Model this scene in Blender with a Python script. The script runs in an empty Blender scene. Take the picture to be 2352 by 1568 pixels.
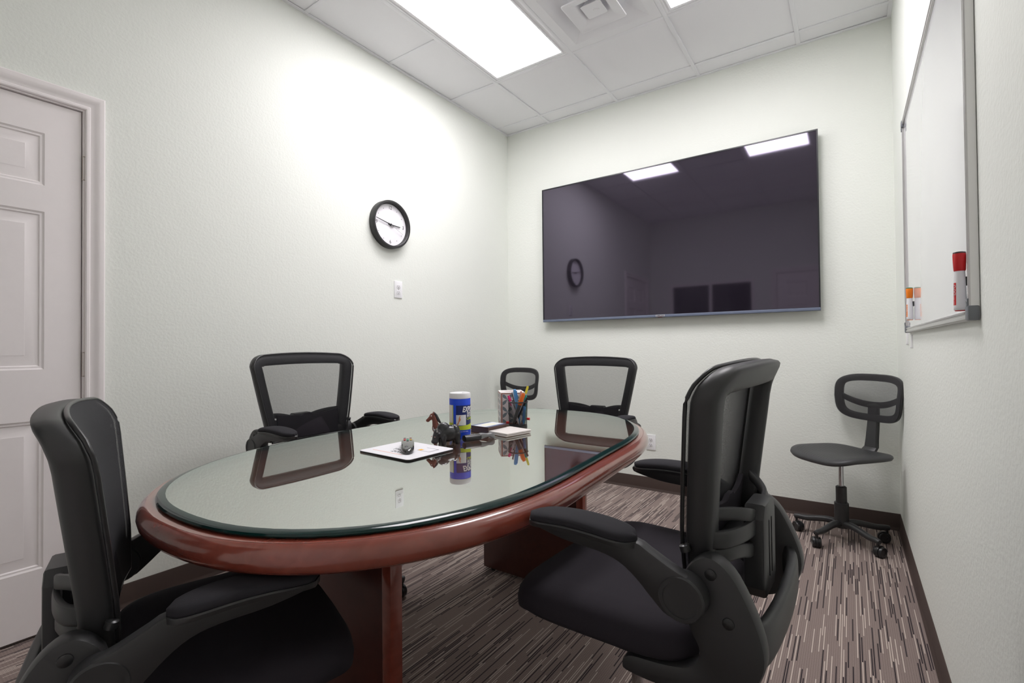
import bpy, bmesh, math, random
from mathutils import Vector, Matrix
random.seed(7)
PI = math.pi
sc = bpy.context.scene
COL = sc.collection

# ------------------------------------------------------------------ camera, world, exposure
W, H, YR = 2.738, 2.9727, -3.95          # room width, ceiling height, rear wall y (back wall y = 0)
F_PX, PITCH, YAW, ROLL = 1115.2, 0.0132, 0.6067, -0.009
cam_d = bpy.data.cameras.new('camera'); cam = bpy.data.objects.new('camera', cam_d); COL.objects.link(cam)
cam_d.sensor_fit = 'HORIZONTAL'; cam_d.sensor_width = 36.0; cam_d.lens = 36.0 * F_PX / 2352.0
cam_d.shift_y = (782.2 - 784.0) / 2352.0
cam_d.clip_start = 0.01
fwd = Vector((-math.sin(YAW) * math.cos(PITCH), math.cos(YAW) * math.cos(PITCH), math.sin(PITCH)))
rgt = Vector((math.cos(YAW), math.sin(YAW), 0)); upv = rgt.cross(fwd)
r2 = rgt * math.cos(ROLL) + upv * math.sin(ROLL); u2 = -rgt * math.sin(ROLL) + upv * math.cos(ROLL)
CAM = Vector((2.5092, -3.5671, 1.0736))
cam.matrix_world = Matrix(((r2.x, u2.x, -fwd.x, CAM.x), (r2.y, u2.y, -fwd.y, CAM.y), (r2.z, u2.z, -fwd.z, CAM.z), (0, 0, 0, 1)))
sc.camera = cam
world = bpy.data.worlds.new('world'); sc.world = world; world.use_nodes = True
world.node_tree.nodes['Background'].inputs[0].default_value = (0.6, 0.62, 0.65, 1)
world.node_tree.nodes['Background'].inputs[1].default_value = 0.15
sc.view_settings.view_transform = 'Standard'; sc.view_settings.look = 'None'
sc.view_settings.gamma = 1.0; sc.view_settings.use_curve_mapping = False
sc.view_settings.exposure = 0.80
sc.cycles.max_bounces = 14; sc.cycles.diffuse_bounces = 8; sc.cycles.transparent_max_bounces = 16
LAMP = 9.0                                 # radiance of the two ceiling panels

# ------------------------------------------------------------------ helpers
def lin(c):
    return tuple(((v / 255) / 12.92 if v / 255 <= .04045 else ((v / 255 + .055) / 1.055) ** 2.4) for v in c)

MATS = {}
def mat(name, rgb, rough=.5, metal=0., spec=.5, coat=0., coat_rough=.05, emis=None, estr=0., noise=None, bump=None, ior=None, tint=None):
    """plain principled material; rgb given as sRGB 0-255; noise=(scale, amount) mottles the colour; bump=(scale, strength, dist)"""
    if name in MATS: return MATS[name]
    m = bpy.data.materials.new(name); m.use_nodes = True; nt = m.node_tree; b = nt.nodes['Principled BSDF']
    c = lin(rgb)
    b.inputs['Base Color'].default_value = (*c, 1); b.inputs['Roughness'].default_value = rough
    b.inputs['Metallic'].default_value = metal; b.inputs['Specular IOR Level'].default_value = spec
    b.inputs['Coat Weight'].default_value = coat; b.inputs['Coat Roughness'].default_value = coat_rough
    if ior: b.inputs['IOR'].default_value = ior
    if tint: b.inputs['Specular Tint'].default_value = (*tint, 1)
    if emis: b.inputs['Emission Color'].default_value = (*lin(emis), 1); b.inputs['Emission Strength'].default_value = estr
    tc = nt.nodes.new('ShaderNodeTexCoord')
    if noise:
        n = nt.nodes.new('ShaderNodeTexNoise'); n.inputs['Scale'].default_value = noise[0]; n.inputs['Detail'].default_value = 4
        nt.links.new(tc.outputs['Object'], n.inputs['Vector'])
        mx = nt.nodes.new('ShaderNodeMix'); mx.data_type = 'RGBA'
        mx.inputs[6].default_value = (*[v * (1 - noise[1]) for v in c], 1); mx.inputs[7].default_value = (*[min(1, v * (1 + noise[1])) for v in c], 1)
        nt.links.new(n.outputs['Fac'], mx.inputs[0]); nt.links.new(mx.outputs[2], b.inputs['Base Color'])
    if bump:
        n = nt.nodes.new('ShaderNodeTexNoise'); n.inputs['Scale'].default_value = bump[0]; n.inputs['Detail'].default_value = 3
        nt.links.new(tc.outputs['Object'], n.inputs['Vector'])
        bp = nt.nodes.new('ShaderNodeBump'); bp.inputs['Strength'].default_value = bump[1]; bp.inputs['Distance'].default_value = bump[2]
        nt.links.new(n.outputs['Fac'], bp.inputs['Height']); nt.links.new(bp.outputs['Normal'], b.inputs['Normal'])
    MATS[name] = m
    return m

def N(nt, t, **kw):
    n = nt.nodes.new(t)
    for k, v in kw.items(): setattr(n, k, v)
    return n
def math_node(nt, op, a, b=None, c=None):
    n = N(nt, 'ShaderNodeMath', operation=op)
    for i, v in enumerate((a, b, c)):
        if v is None: continue
        if hasattr(v, 'is_linked'): nt.links.new(v, n.inputs[i])
        else: n.inputs[i].default_value = v
    return n.outputs[0]

def fin(name, bm, m, parent=None, ang=40, loc=None):
    """turn a bmesh into ONE mesh object"""
    bmesh.ops.recalc_face_normals(bm, faces=bm.faces[:])
    me = bpy.data.meshes.new(name); bm.to_mesh(me); bm.free()
    for p in me.polygons: p.use_smooth = True
    me.set_sharp_from_angle(angle=math.radians(ang))
    for mm in (m if isinstance(m, (list, tuple)) else [m]): me.materials.append(mm)
    o = bpy.data.objects.new(name, me); COL.objects.link(o)
    if parent: o.parent = parent
    if loc: o.location = loc
    return o
def empty(name, loc=(0, 0, 0), rz=0.):
    o = bpy.data.objects.new(name, None); COL.objects.link(o); o.location = loc; o.rotation_euler = (0, 0, rz); o.empty_display_size = .05
    return o
def tag(o, label=None, cat=None, group=None, kind=None):
    if label: o['label'] = label
    if cat: o['category'] = cat
    if group: o['group'] = group
    if kind: o['kind'] = kind
    return o
def copy_tree(o, parent=None):
    c = o.copy(); COL.objects.link(c); c.parent = parent
    for ch in list(o.children): copy_tree(ch, c)
    return c
def new(): return bmesh.new()

def box(bm, c, s, bev=0., seg=2, rot=None, mi=0):
    r = bmesh.ops.create_cube(bm, size=1.0); vs = r['verts']
    for v in vs: v.co = Vector((v.co.x * s[0], v.co.y * s[1], v.co.z * s[2]))
    if bev:
        es = list({e for v in vs for e in v.link_edges})
        rr = bmesh.ops.bevel(bm, geom=es, offset=bev, segments=seg, affect='EDGES', profile=.5)
        vs = list({v for f in rr['faces'] for v in f.verts} | {v for v in vs if v.is_valid})
    M = Matrix.Translation(Vector(c)) @ (rot.to_4x4() if rot else Matrix())
    for v in vs: v.co = M @ v.co
    if mi:
        for f in {f for v in vs for f in v.link_faces}: f.material_index = mi
    return vs
def span(bm, a, b, bev=0., mi=0):
    return box(bm, [(a[i] + b[i]) / 2 for i in range(3)], [abs(b[i] - a[i]) for i in range(3)], bev, mi=mi)
def loft(bm, rings, cap=True, closed=False, mi=0):
    R = [[bm.verts.new(p) for p in r] for r in rings]; n = len(R[0])
    m = len(R)
    for i in range(m if closed else m - 1):
        a, b = R[i], R[(i + 1) % m]
        for j in range(n):
            f = bm.faces.new((a[j], a[(j + 1) % n], b[(j + 1) % n], b[j])); f.material_index = mi
    if cap and not closed:
        for r in (R[0], R[-1]):
            try: bm.faces.new(r).material_index = mi
            except ValueError: pass
    return R
def frame_of(d):
    d = d.normalized(); a = Vector((0, 0, 1)) if abs(d.z) < .95 else Vector((1, 0, 0))
    x = d.cross(a).normalized(); return x, x.cross(d).normalized()
def cyl(bm, p0, p1, r0, r1=None, seg=20, mi=0):
    p0, p1 = Vector(p0), Vector(p1); r1 = r0 if r1 is None else r1; x, y = frame_of(p1 - p0)
    ring = lambda p, r: [p + (x * math.cos(2 * PI * k / seg) + y * math.sin(2 * PI * k / seg)) * r for k in range(seg)]
    loft(bm, [ring(p0, r0), ring(p1, r1)], mi=mi)
def lathe(bm, prof, seg=32, c=(0, 0, 0), axis=None, mi=0):
    """prof: list of (radius, height) along axis (default z)"""
    ax = Vector(axis).normalized() if axis else Vector((0, 0, 1)); x, y = frame_of(ax); c = Vector(c)
    loft(bm, [[c + ax * h + (x * math.cos(2 * PI * k / seg) + y * math.sin(2 * PI * k / seg)) * max(r, 1e-4) for k in range(seg)] for r, h in prof], mi=mi)
def sweep(bm, pts, rad, seg=10, closed=False, flat=None):
    """tube along pts; rad scalar or list; flat=(half_in_plane, half_vertical): elliptical/rounded band with vertical axis z"""
    pts = [Vector(p) for p in pts]; n = len(pts); rings = []
    for i, p in enumerate(pts):
        a = pts[(i - 1) % n] if (closed or i) else p; b = pts[(i + 1) % n] if (closed or i < n - 1) else p
        d = (b - a).normalized(); x, y = frame_of(d); r = rad[i] if isinstance(rad, (list, tuple)) else rad
        ring = []
        for k in range(seg):
            t = 2 * PI * k / seg; c, s = math.cos(t), math.sin(t)
            if flat: c = math.copysign(abs(c) ** .45, c) * flat[0]; s = math.copysign(abs(s) ** .45, s) * flat[1]
            else: c *= r; s *= r
            ring.append(p + x * c + y * s)
        rings.append(ring)
    loft(bm, rings, closed=closed)
def crom(pts, n=8, closed=False):
    """Catmull-Rom through points"""
    P = [Vector(p) for p in pts]; m = len(P); out = []
    for i in range(m if closed else m - 1):
        if closed: a, b, c, d = P[(i - 1) % m], P[i], P[(i + 1) % m], P[(i + 2) % m]
        else: a, b, c, d = P[max(i - 1, 0)], P[i], P[i + 1], P[min(i + 2, m - 1)]
        for k in range(n):
            t = k / n
            out.append(.5 * ((2 * b) + (c - a) * t + (2 * a - 5 * b + 4 * c - d) * t * t + (3 * b - a - 3 * c + d) * t ** 3))
    if not closed: out.append(P[-1].copy())
    return out
def plate(bm, poly, to3, t0, t1, bev=0., mi=0):
    """extrude 2-D polygon: to3(p, t) -> 3-D; edge rounded by insetting the two faces"""
    n = len(poly); c = Vector((sum(p[0] for p in poly) / n, sum(p[1] for p in poly) / n))
    def off(d):
        out = []
        for i in range(n):
            a, b, e = Vector(poly[i - 1][:2]), Vector(poly[i][:2]), Vector(poly[(i + 1) % n][:2])
            t = (e - a); t = t.normalized() if t.length > 1e-9 else Vector((1, 0)); out.append(b + Vector((-t.y, t.x)) * d * sgn)
        return out
    area = sum(poly[i][0] * poly[(i + 1) % n][1] - poly[(i + 1) % n][0] * poly[i][1] for i in range(n)); sgn = 1 if area > 0 else -1
    s = 1 if t1 > t0 else -1
    if bev: steps = [(bev, t0), (bev * .3, t0 + s * bev * .3), (0, t0 + s * bev), (0, t1 - s * bev), (bev * .3, t1 - s * bev * .3), (bev, t1)]
    else: steps = [(0, t0), (0, t1)]
    loft(bm, [[to3(p, t) for p in off(d)] for d, t in steps], mi=mi)
def rrect(w, h, r, n=5):
    out = []
    for cx, cy, a0 in ((w / 2 - r, h / 2 - r, 0), (-w / 2 + r, h / 2 - r, 90), (-w / 2 + r, -h / 2 + r, 180), (w / 2 - r, -h / 2 + r, 270)):
        for k in range(n + 1):
            a = math.radians(a0 + 90 * k / n); out.append((cx + r * math.cos(a), cy + r * math.sin(a)))
    return out
def eval_mesh(o):
    dg = bpy.context.evaluated_depsgraph_get(); dg.update()
    return bpy.data.meshes.new_from_object(o.evaluated_get(dg))
def text_obj(name, s, size, m, parent, place, ext=.0004, shear=0., align='CENTER', bold=0.):
    """lettering as a thin mesh; place(x, y, z) maps text plane coordinates to 3-D"""
    cu = bpy.data.curves.new(name, 'FONT'); cu.body = s; cu.size = size; cu.extrude = ext; cu.align_x = align; cu.align_y = 'CENTER'
    cu.shear = shear; cu.offset = bold; cu.resolution_u = 3
    t = bpy.data.objects.new(name, cu); COL.objects.link(t); me = eval_mesh(t)
    bpy.data.objects.remove(t); bpy.data.curves.remove(cu)
    me.name = name
    for v in me.vertices: v.co = place(*v.co)
    me.materials.clear(); me.materials.append(m)
    o = bpy.data.objects.new(name, me); COL.objects.link(o); o.parent = parent
    return o
def blob(name, prims, voxel, m, parent=None, smooth=4):
    """one continuous surface from overlapping ellipsoids (centre, radii) and tapered limbs (p0, p1, r0, r1)"""
    bm = new()
    for p in prims:
        if len(p) == 2:
            r = bmesh.ops.create_icosphere(bm, subdivisions=3, radius=1)
            for v in r['verts']: v.co = Vector(p[0]) + Vector((v.co.x * p[1][0], v.co.y * p[1][1], v.co.z * p[1][2]))
        else:
            a, b = Vector(p[0]), Vector(p[1]); k = 9
            for i in range(k):
                t = i / (k - 1); rr = p[2] + (p[3] - p[2]) * t; r = bmesh.ops.create_icosphere(bm, subdivisions=2, radius=rr)
                for v in r['verts']: v.co += a.lerp(b, t)
    me = bpy.data.meshes.new(name); bm.to_mesh(me); bm.free()
    o = bpy.data.objects.new(name, me); COL.objects.link(o)
    md = o.modifiers.new('remesh', 'REMESH'); md.mode = 'VOXEL'; md.voxel_size = voxel
    ms = o.modifiers.new('smooth', 'SMOOTH'); ms.iterations = smooth; ms.factor = .5
    me2 = eval_mesh(o); bpy.data.objects.remove(o); bpy.data.meshes.remove(me)
    for p in me2.polygons: p.use_smooth = True
    me2.name = name; me2.materials.clear(); me2.materials.append(m)
    o = bpy.data.objects.new(name, me2); COL.objects.link(o); o.parent = parent
    return o

# ------------------------------------------------------------------ surface materials
def wall_mat():
    m = bpy.data.materials.new('mint_wall_paint'); m.use_nodes = True; nt = m.node_tree; b = nt.nodes['Principled BSDF']
    b.inputs['Base Color'].default_value = (*lin((232, 235, 229)), 1); b.inputs['Roughness'].default_value = .55; b.inputs['Specular IOR Level'].default_value = .15
    tc = N(nt, 'ShaderNodeTexCoord')
    n1 = N(nt, 'ShaderNodeTexNoise'); n1.inputs['Scale'].default_value = 95; n1.inputs['Detail'].default_value = 2.5; n1.inputs['Roughness'].default_value = .5
    n2 = N(nt, 'ShaderNodeTexVoronoi'); n2.inputs['Scale'].default_value = 60; n2.feature = 'SMOOTH_F1'
    for n in (n1, n2): nt.links.new(tc.outputs['Object'], n.inputs['Vector'])
    h = math_node(nt, 'ADD', n1.outputs['Fac'], math_node(nt, 'MULTIPLY', n2.outputs['Distance'], .35))
    bp = N(nt, 'ShaderNodeBump'); bp.inputs['Strength'].default_value = .26; bp.inputs['Distance'].default_value = .0045
    nt.links.new(h, bp.inputs['Height']); nt.links.new(bp.outputs['Normal'], b.inputs['Normal'])
    return m
WALL = wall_mat()
def carpet_mat():
    m = bpy.data.materials.new('striped_carpet'); m.use_nodes = True; nt = m.node_tree; b = nt.nodes['Principled BSDF']
    b.inputs['Roughness'].default_value = .95; b.inputs['Specular IOR Level'].default_value = .1
    tc = N(nt, 'ShaderNodeTexCoord'); sp = N(nt, 'ShaderNodeSeparateXYZ'); nt.links.new(tc.outputs['Object'], sp.inputs[0])
    def lane(pitch, length, seed):
        u = math_node(nt, 'DIVIDE', sp.outputs['X'], pitch); ui = math_node(nt, 'FLOOR', u); uf = math_node(nt, 'FRACT', u)
        wn = N(nt, 'ShaderNodeTexWhiteNoise', noise_dimensions='1D'); nt.links.new(math_node(nt, 'ADD', ui, seed), wn.inputs['W'])
        v = math_node(nt, 'ADD', math_node(nt, 'DIVIDE', sp.outputs['Y'], length), math_node(nt, 'MULTIPLY', wn.outputs['Value'], 37.0))
        vi = math_node(nt, 'FLOOR', v)
        cb = N(nt, 'ShaderNodeCombineXYZ'); nt.links.new(ui, cb.inputs[0]); nt.links.new(vi, cb.inputs[1]); cb.inputs[2].default_value = seed
        w2 = N(nt, 'ShaderNodeTexWhiteNoise', noise_dimensions='3D'); nt.links.new(cb.outputs[0], w2.inputs['Vector'])
        return uf, w2.outputs['Value'], ui, v
    uf, rnd, ui, v = lane(.0066, .17, 3.0)
    core = math_node(nt, 'LESS_THAN', math_node(nt, 'ABSOLUTE', math_node(nt, 'SUBTRACT', uf, .5)), .25)
    dark = math_node(nt, 'MULTIPLY', core, math_node(nt, 'LESS_THAN', rnd, .21))
    light = math_node(nt, 'MULTIPLY', core, math_node(nt, 'GREATER_THAN', rnd, .78))
    # thin dark dotted groove between the rows
    groove = math_node(nt, 'GREATER_THAN', math_node(nt, 'ABSOLUTE', math_node(nt, 'SUBTRACT', uf, .5)), .41)
    dots = math_node(nt, 'GREATER_THAN', math_node(nt, 'FRACT', math_node(nt, 'DIVIDE', sp.outputs['Y'], .0085)), .45)
    gd = math_node(nt, 'MULTIPLY', math_node(nt, 'MULTIPLY', groove, dots), .55)
    ns = N(nt, 'ShaderNodeTexNoise'); ns.inputs['Scale'].default_value = 420; ns.inputs['Detail'].default_value = 2; nt.links.new(tc.outputs['Object'], ns.inputs['Vector'])
    nb = N(nt, 'ShaderNodeTexNoise'); nb.inputs['Scale'].default_value = 3; nt.links.new(tc.outputs['Object'], nb.inputs['Vector'])
    base = N(nt, 'ShaderNodeMix', data_type='RGBA'); base.inputs[6].default_value = (*lin((118, 104, 99)), 1); base.inputs[7].default_value = (*lin((158, 143, 137)), 1)
    nt.links.new(ns.outputs['Fac'], base.inputs[0])
    def over(prev, fac, col):
        x = N(nt, 'ShaderNodeMix', data_type='RGBA'); nt.links.new(fac, x.inputs[0]); nt.links.new(prev, x.inputs[6]); x.inputs[7].default_value = (*lin(col), 1); return x.outputs[2]
    c = over(base.outputs[2], gd, (52, 45, 46)); c = over(c, dark, (52, 46, 50)); c = over(c, light, (192, 178, 168))
    nt.links.new(c, b.inputs['Base Color'])
    hh = math_node(nt, 'ADD', ns.outputs['Fac'], math_node(nt, 'MULTIPLY', groove, -1.2))
    bp = N(nt, 'ShaderNodeBump'); bp.inputs['Strength'].default_value = .5; bp.inputs['Distance'].default_value = .003
    nt.links.new(hh, bp.inputs['Height']); nt.links.new(bp.outputs['Normal'], b.inputs['Normal'])
    return m
CARPET = carpet_mat()
def wood_mat(name, dark, light, rough, coat):
    m = bpy.data.materials.new(name); m.use_nodes = True; nt = m.node_tree; b = nt.nodes['Principled BSDF']
    b.inputs['Roughness'].default_value = rough; b.inputs['Coat Weight'].default_value = coat; b.inputs['Coat Roughness'].default_value = .09
    tc = N(nt, 'ShaderNodeTexCoord'); mp = N(nt, 'ShaderNodeMapping'); mp.inputs['Scale'].default_value = (8, 1.6, 8); nt.links.new(tc.outputs['Object'], mp.inputs[0])
    n = N(nt, 'ShaderNodeTexNoise'); n.inputs['Scale'].default_value = 4; n.inputs['Detail'].default_value = 6; n.inputs['Distortion'].default_value = .6; nt.links.new(mp.outputs[0], n.inputs['Vector'])
    mx = N(nt, 'ShaderNodeMix', data_type='RGBA'); mx.inputs[6].default_value = (*lin(dark), 1); mx.inputs[7].default_value = (*lin(light), 1)
    nt.links.new(n.outputs['Fac'], mx.inputs[0]); nt.links.new(mx.outputs[2], b.inputs['Base Color'])
    return m
WOOD = wood_mat('cherry_wood', (110, 46, 35), (150, 75, 59), .24, 1.0)
WOODD = wood_mat('dark_cherry_panel', (62, 30, 25), (84, 42, 34), .35, .25)
def mesh_mat(name, rgb, opacity, scale):
    """woven mesh cloth: threads with open gaps between them"""
    m = bpy.data.materials.new(name); m.use_nodes = True; nt = m.node_tree; b = nt.nodes['Principled BSDF']
    b.inputs['Base Color'].default_value = (*lin(rgb), 1); b.inputs['Roughness'].default_value = .8
    out = nt.nodes['Material Output']; tr = N(nt, 'ShaderNodeBsdfTransparent'); mx = N(nt, 'ShaderNodeMixShader')
    tc = N(nt, 'ShaderNodeTexCoord'); n = N(nt, 'ShaderNodeTexNoise'); n.inputs['Scale'].default_value = scale; nt.links.new(tc.outputs['Object'], n.inputs['Vector'])
    f = math_node(nt, 'ADD', math_node(nt, 'MULTIPLY', math_node(nt, 'SUBTRACT', n.outputs['Fac'], .5), .5), opacity)
    lw = N(nt, 'ShaderNodeLayerWeight'); lw.inputs[0].default_value = .5
    cosv = math_node(nt, 'MAXIMUM', math_node(nt, 'SUBTRACT', 1.0, lw.outputs['Facing']), .05)
    f = math_node(nt, 'SUBTRACT', 1.0, math_node(nt, 'POWER', math_node(nt, 'MAXIMUM', math_node(nt, 'SUBTRACT', 1.0, f), .02), math_node(nt, 'DIVIDE', 1.0, cosv)))
    nt.links.new(f, mx.inputs[0]); nt.links.new(tr.outputs[0], mx.inputs[1]); nt.links.new(b.outputs[0], mx.inputs[2]); nt.links.new(mx.outputs[0], out.inputs[0])
    return m
MESH = mesh_mat('black_mesh_cloth', (27, 27, 32), .40, 900)
MESH2 = mesh_mat('grey_mesh_cloth', (56, 55, 58), .44, 900)
CUPMESH = mesh_mat('wire_mesh', (20, 20, 21), .30, 900)
def glass_mat():
    m = bpy.data.materials.new('clear_green_glass'); m.use_nodes = True; nt = m.node_tree; nt.nodes.remove(nt.nodes['Principled BSDF']); out = nt.nodes['Material Output']
    tr = N(nt, 'ShaderNodeBsdfTransparent'); tr.inputs[0].default_value = (.80, .90, .87, 1)
    gl = N(nt, 'ShaderNodeBsdfGlossy'); gl.inputs['Color'].default_value = (.93, 1.0, .965, 1); gl.inputs['Roughness'].default_value = .0
    lw = N(nt, 'ShaderNodeLayerWeight'); lw.inputs[0].default_value = .5
    f = math_node(nt, 'MULTIPLY_ADD', math_node(nt, 'POWER', lw.outputs['Facing'], 1.6), .86, .08)
    mx = N(nt, 'ShaderNodeMixShader'); nt.links.new(f, mx.inputs[0]); nt.links.new(tr.outputs[0], mx.inputs[1]); nt.links.new(gl.outputs[0], mx.inputs[2]); nt.links.new(mx.outputs[0], out.inputs[0])
    return m
GLASS = glass_mat()
def clear_mat():
    m = bpy.data.materials.new('glass_underside'); m.use_nodes = True; nt = m.node_tree; nt.nodes.remove(nt.nodes['Principled BSDF'])
    tr = N(nt, 'ShaderNodeBsdfTransparent'); nt.links.new(tr.outputs[0], nt.nodes['Material Output'].inputs[0]); return m
CLEAR = clear_mat()
EDGE = mat('glass_edge_teal', (6, 40, 38), .10, spec=.35)

WHITE = mat('white_plastic', (236, 236, 238), .35)
DOORP = mat('door_paint', (241, 235, 235), .45, noise=(40, .015), bump=(70, .05, .002))
TILE = mat('ceiling_tile', (240, 240, 243), .9, spec=.1, bump=(160, .12, .002))
GRID = mat('grid_metal', (236, 236, 240), .5)
VENT = mat('vent_enamel', (238, 238, 241), .5)
LIGHTP = mat('light_diffuser', (255, 255, 255), .5, emis=(254, 250, 253), estr=LAMP)
BASE = mat('brown_vinyl', (66, 52, 47), .55)
STRIP = mat('carpet_edge_strip', (150, 135, 132), .7)
BLK = mat('black_plastic', (47, 47, 48), .42, noise=(9, .06), bump=(700, .06, .0006))
BLK2 = mat('black_gloss_plastic', (34, 34, 35), .3)
FAB = mat('black_fabric', (48, 45, 50), .92, spec=.15, bump=(900, .25, .0008))
FAB2 = mat('black_arm_fabric', (44, 43, 47), .85, spec=.2, bump=(900, .25, .0008))
CHROME = mat('chrome', (205, 205, 208), .12, metal=1.)
STEEL = mat('brushed_nickel', (176, 166, 160), .35, metal=1.)
ALU = mat('aluminium', (212, 211, 210), .32, metal=.85)
GREYP = mat('grey_plastic', (112, 115, 120), .45)
BOARD = mat('gloss_white_board', (228, 228, 233), .06, spec=.8, coat=.4)
SCREEN = mat('tv_screen', (32, 28, 36), .045, spec=.9, ior=1.6, tint=(.86, .78, 1.0))
BEZEL = mat('tv_bezel', (30, 31, 36), .3)
BARM = mat('tv_bottom_bar', (112, 121, 142), .4, metal=.3)
DARKGLASS = mat('night_window_glass', (10, 11, 18), .05, spec=.6)
INK = mat('black_ink', (34, 34, 38), .6)
SLOT = mat('socket_dark', (40, 38, 38), .6)

# ------------------------------------------------------------------ room shell
def slab_with_holes(bm, u0, u1, z0, z1, holes, to3, t0, t1):
    us = sorted({u0, u1, *[h[0] for h in holes], *[h[1] for h in holes]}); zs = sorted({z0, z1, *[h[2] for h in holes], *[h[3] for h in holes]})
    inside = lambda i, j: any(h[0] - 1e-6 <= us[i] and us[i + 1] <= h[1] + 1e-6 and h[2] - 1e-6 <= zs[j] and zs[j + 1] <= h[3] + 1e-6 for h in holes)
    nu, nz = len(us) - 1, len(zs) - 1; vc = {}
    def V(i, j, t):
        k = (i, j, t)
        if k not in vc: vc[k] = bm.verts.new(to3(us[i], zs[j], (t0, t1)[t]))
        return vc[k]
    solid = lambda i, j: 0 <= i < nu and 0 <= j < nz and not inside(i, j)
    for i in range(nu):
        for j in range(nz):
            if not solid(i, j): continue
            for t in (0, 1): bm.faces.new((V(i, j, t), V(i + 1, j, t), V(i + 1, j + 1, t), V(i, j + 1, t)))
            for (di, dj, a, b) in ((-1, 0, (i, j), (i, j + 1)), (1, 0, (i + 1, j), (i + 1, j + 1)), (0, -1, (i, j), (i + 1, j)), (0, 1, (i, j + 1), (i + 1, j + 1))):
                if not solid(i + di, j + dj): bm.faces.new((V(*a, 0), V(*b, 0), V(*b, 1), V(*a, 1)))
D_Y1, D_Y0, D_Z = -2.953, -3.765, 2.034       # left-wall door edges
R_X0, R_X1 = 1.72, 2.53                       # rear-wall door
WN = (.30, 1.45, .95, 1.99)                   # rear-wall window
JB = .02
bm = new(); span(bm, (-.12, YR - .12, -.1), (W + .12, .12, 0)); tag(fin('floor', bm, CARPET), 'grey brown carpet with fine dark and light dashed stripes', 'floor', kind='structure')
bm = new(); span(bm, (-.12, 0, 0), (W + .12, .12, H + .06)); tag(fin('wall_back', bm, WALL), 'pale mint textured wall behind the television', 'wall', kind='structure')
bm = new(); slab_with_holes(bm, YR, 0, 0, H + .06, [(D_Y0 - JB, D_Y1 + JB, 0, D_Z + JB)], lambda u, z, t: (t, u, z), 0, -.12); tag(fin('wall_left', bm, WALL), 'pale mint textured wall with the clock and the white door', 'wall', kind='structure')
bm = new(); span(bm, (W, YR, 0), (W + .12, 0, H + .06)); tag(fin('wall_right', bm, WALL), 'pale mint textured wall with the whiteboard', 'wall', kind='structure')
bm = new(); slab_with_holes(bm, -.12, W + .12, 0, H + .06, [(R_X0 - JB, R_X1 + JB, 0, D_Z + JB), WN], lambda u, z, t: (u, t, z), YR, YR - .12); tag(fin('wall_rear', bm, WALL), 'pale mint wall behind the camera with a window and door', 'wall', kind='structure')

# baseboards: cove profile with a small toe
def baseboard(name, a, b, nrm, label):
    a, b, n = Vector(a), Vector(b), Vector(nrm); prof = [(0, 0), (.011, 0), (.0105, .003), (.005, .012), (.0035, .02), (.0035, .092), (.002, .0956), (0, .0956)]
    bm = new(); loft(bm, [[p + n * d + Vector((0, 0, z)) for d, z in prof] for p in (a, b)])
    return tag(fin(name, bm, BASE, ang=50), label, 'baseboard', kind='structure')
baseboard('baseboard_back', (0, 0, 0), (W, 0, 0), (0, -1, 0), 'dark brown vinyl baseboard under the television wall')
baseboard('baseboard_left', (0, 0, 0), (0, D_Y1 + .068, 0), (1, 0, 0), 'dark brown vinyl baseboard beside the white door')
baseboard('baseboard_right', (W, 0, 0), (W, YR, 0), (-1, 0, 0), 'dark brown vinyl baseboard under the whiteboard wall')
baseboard('baseboard_rear', (0, YR, 0), (R_X0 - .07, YR, 0), (0, 1, 0), 'dark brown vinyl baseboard behind the camera')

# ceiling: backing, tiles, grid
GX = [0, .446, 1.0556, 1.6652, 2.2748, W]; GY = [0] + [-.160 - .6096 * k for k in range(7)] + [YR]
bm = new(); span(bm, (-.12, YR - .12, H + .06), (W + .12, .12, H + .12)); ceil = tag(fin('ceiling', bm, TILE), 'white suspended ceiling of square tiles in a metal grid', 'ceiling', kind='structure')
LIGHT_CELLS = {(1, 2), (1, 3), (3, 2), (3, 3)}; VENT_CELL = (2, 2)
tcache = {}
for i in range(len(GX) - 1):
    for j in range(len(GY) - 1):
        if (i, j) in LIGHT_CELLS or (i, j) == VENT_CELL: continue
        x0, x1, y0, y1 = GX[i], GX[i + 1], GY[j + 1], GY[j]; k = (round(x1 - x0, 3), round(y1 - y0, 3))
        if k not in tcache:
            bm = new(); box(bm, (0, 0, .008), (k[0] - .004, k[1] - .004, .016), .0015, 1); o = fin('ceiling_tile', bm, TILE, ceil); tcache[k] = o.data
        else:
            o = bpy.data.objects.new('ceiling_tile', tcache[k]); COL.objects.link(o); o.parent = ceil
        o.location = ((x0 + x1) / 2, (y0 + y1) / 2, H + .007 + random.uniform(-.001, .0012))
def gridbar(a, b):
    bm = new(); span(bm, a, b, .001); fin('grid_bar', bm, GRID, ceil)
gw = .012
for x in GX[1:-1]: gridbar((x - gw, YR, H), (x + gw, 0, H + .006))
for j, y in enumerate(GY[1:-1]):
    for i in range(len(GX) - 1):
        if j == 2 and i in (1, 3): continue
        gridbar((GX[i] + (gw if i else 0), y - gw, H + .0004), (GX[i + 1] - (gw if i < 4 else 0), y + gw, H + .0062))
for a, b in (((0, YR, H - .001), (.02, 0, H + .004)), ((W - .02, YR, H - .001), (W, 0, H + .004)), ((.02, -.02, H - .001), (W - .02, 0, H + .004)), ((.02, YR, H - .001), (W - .02, YR + .02, H + .004))):
    bm = new(); span(bm, a, b); fin('wall_angle', bm, GRID, ceil)

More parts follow.
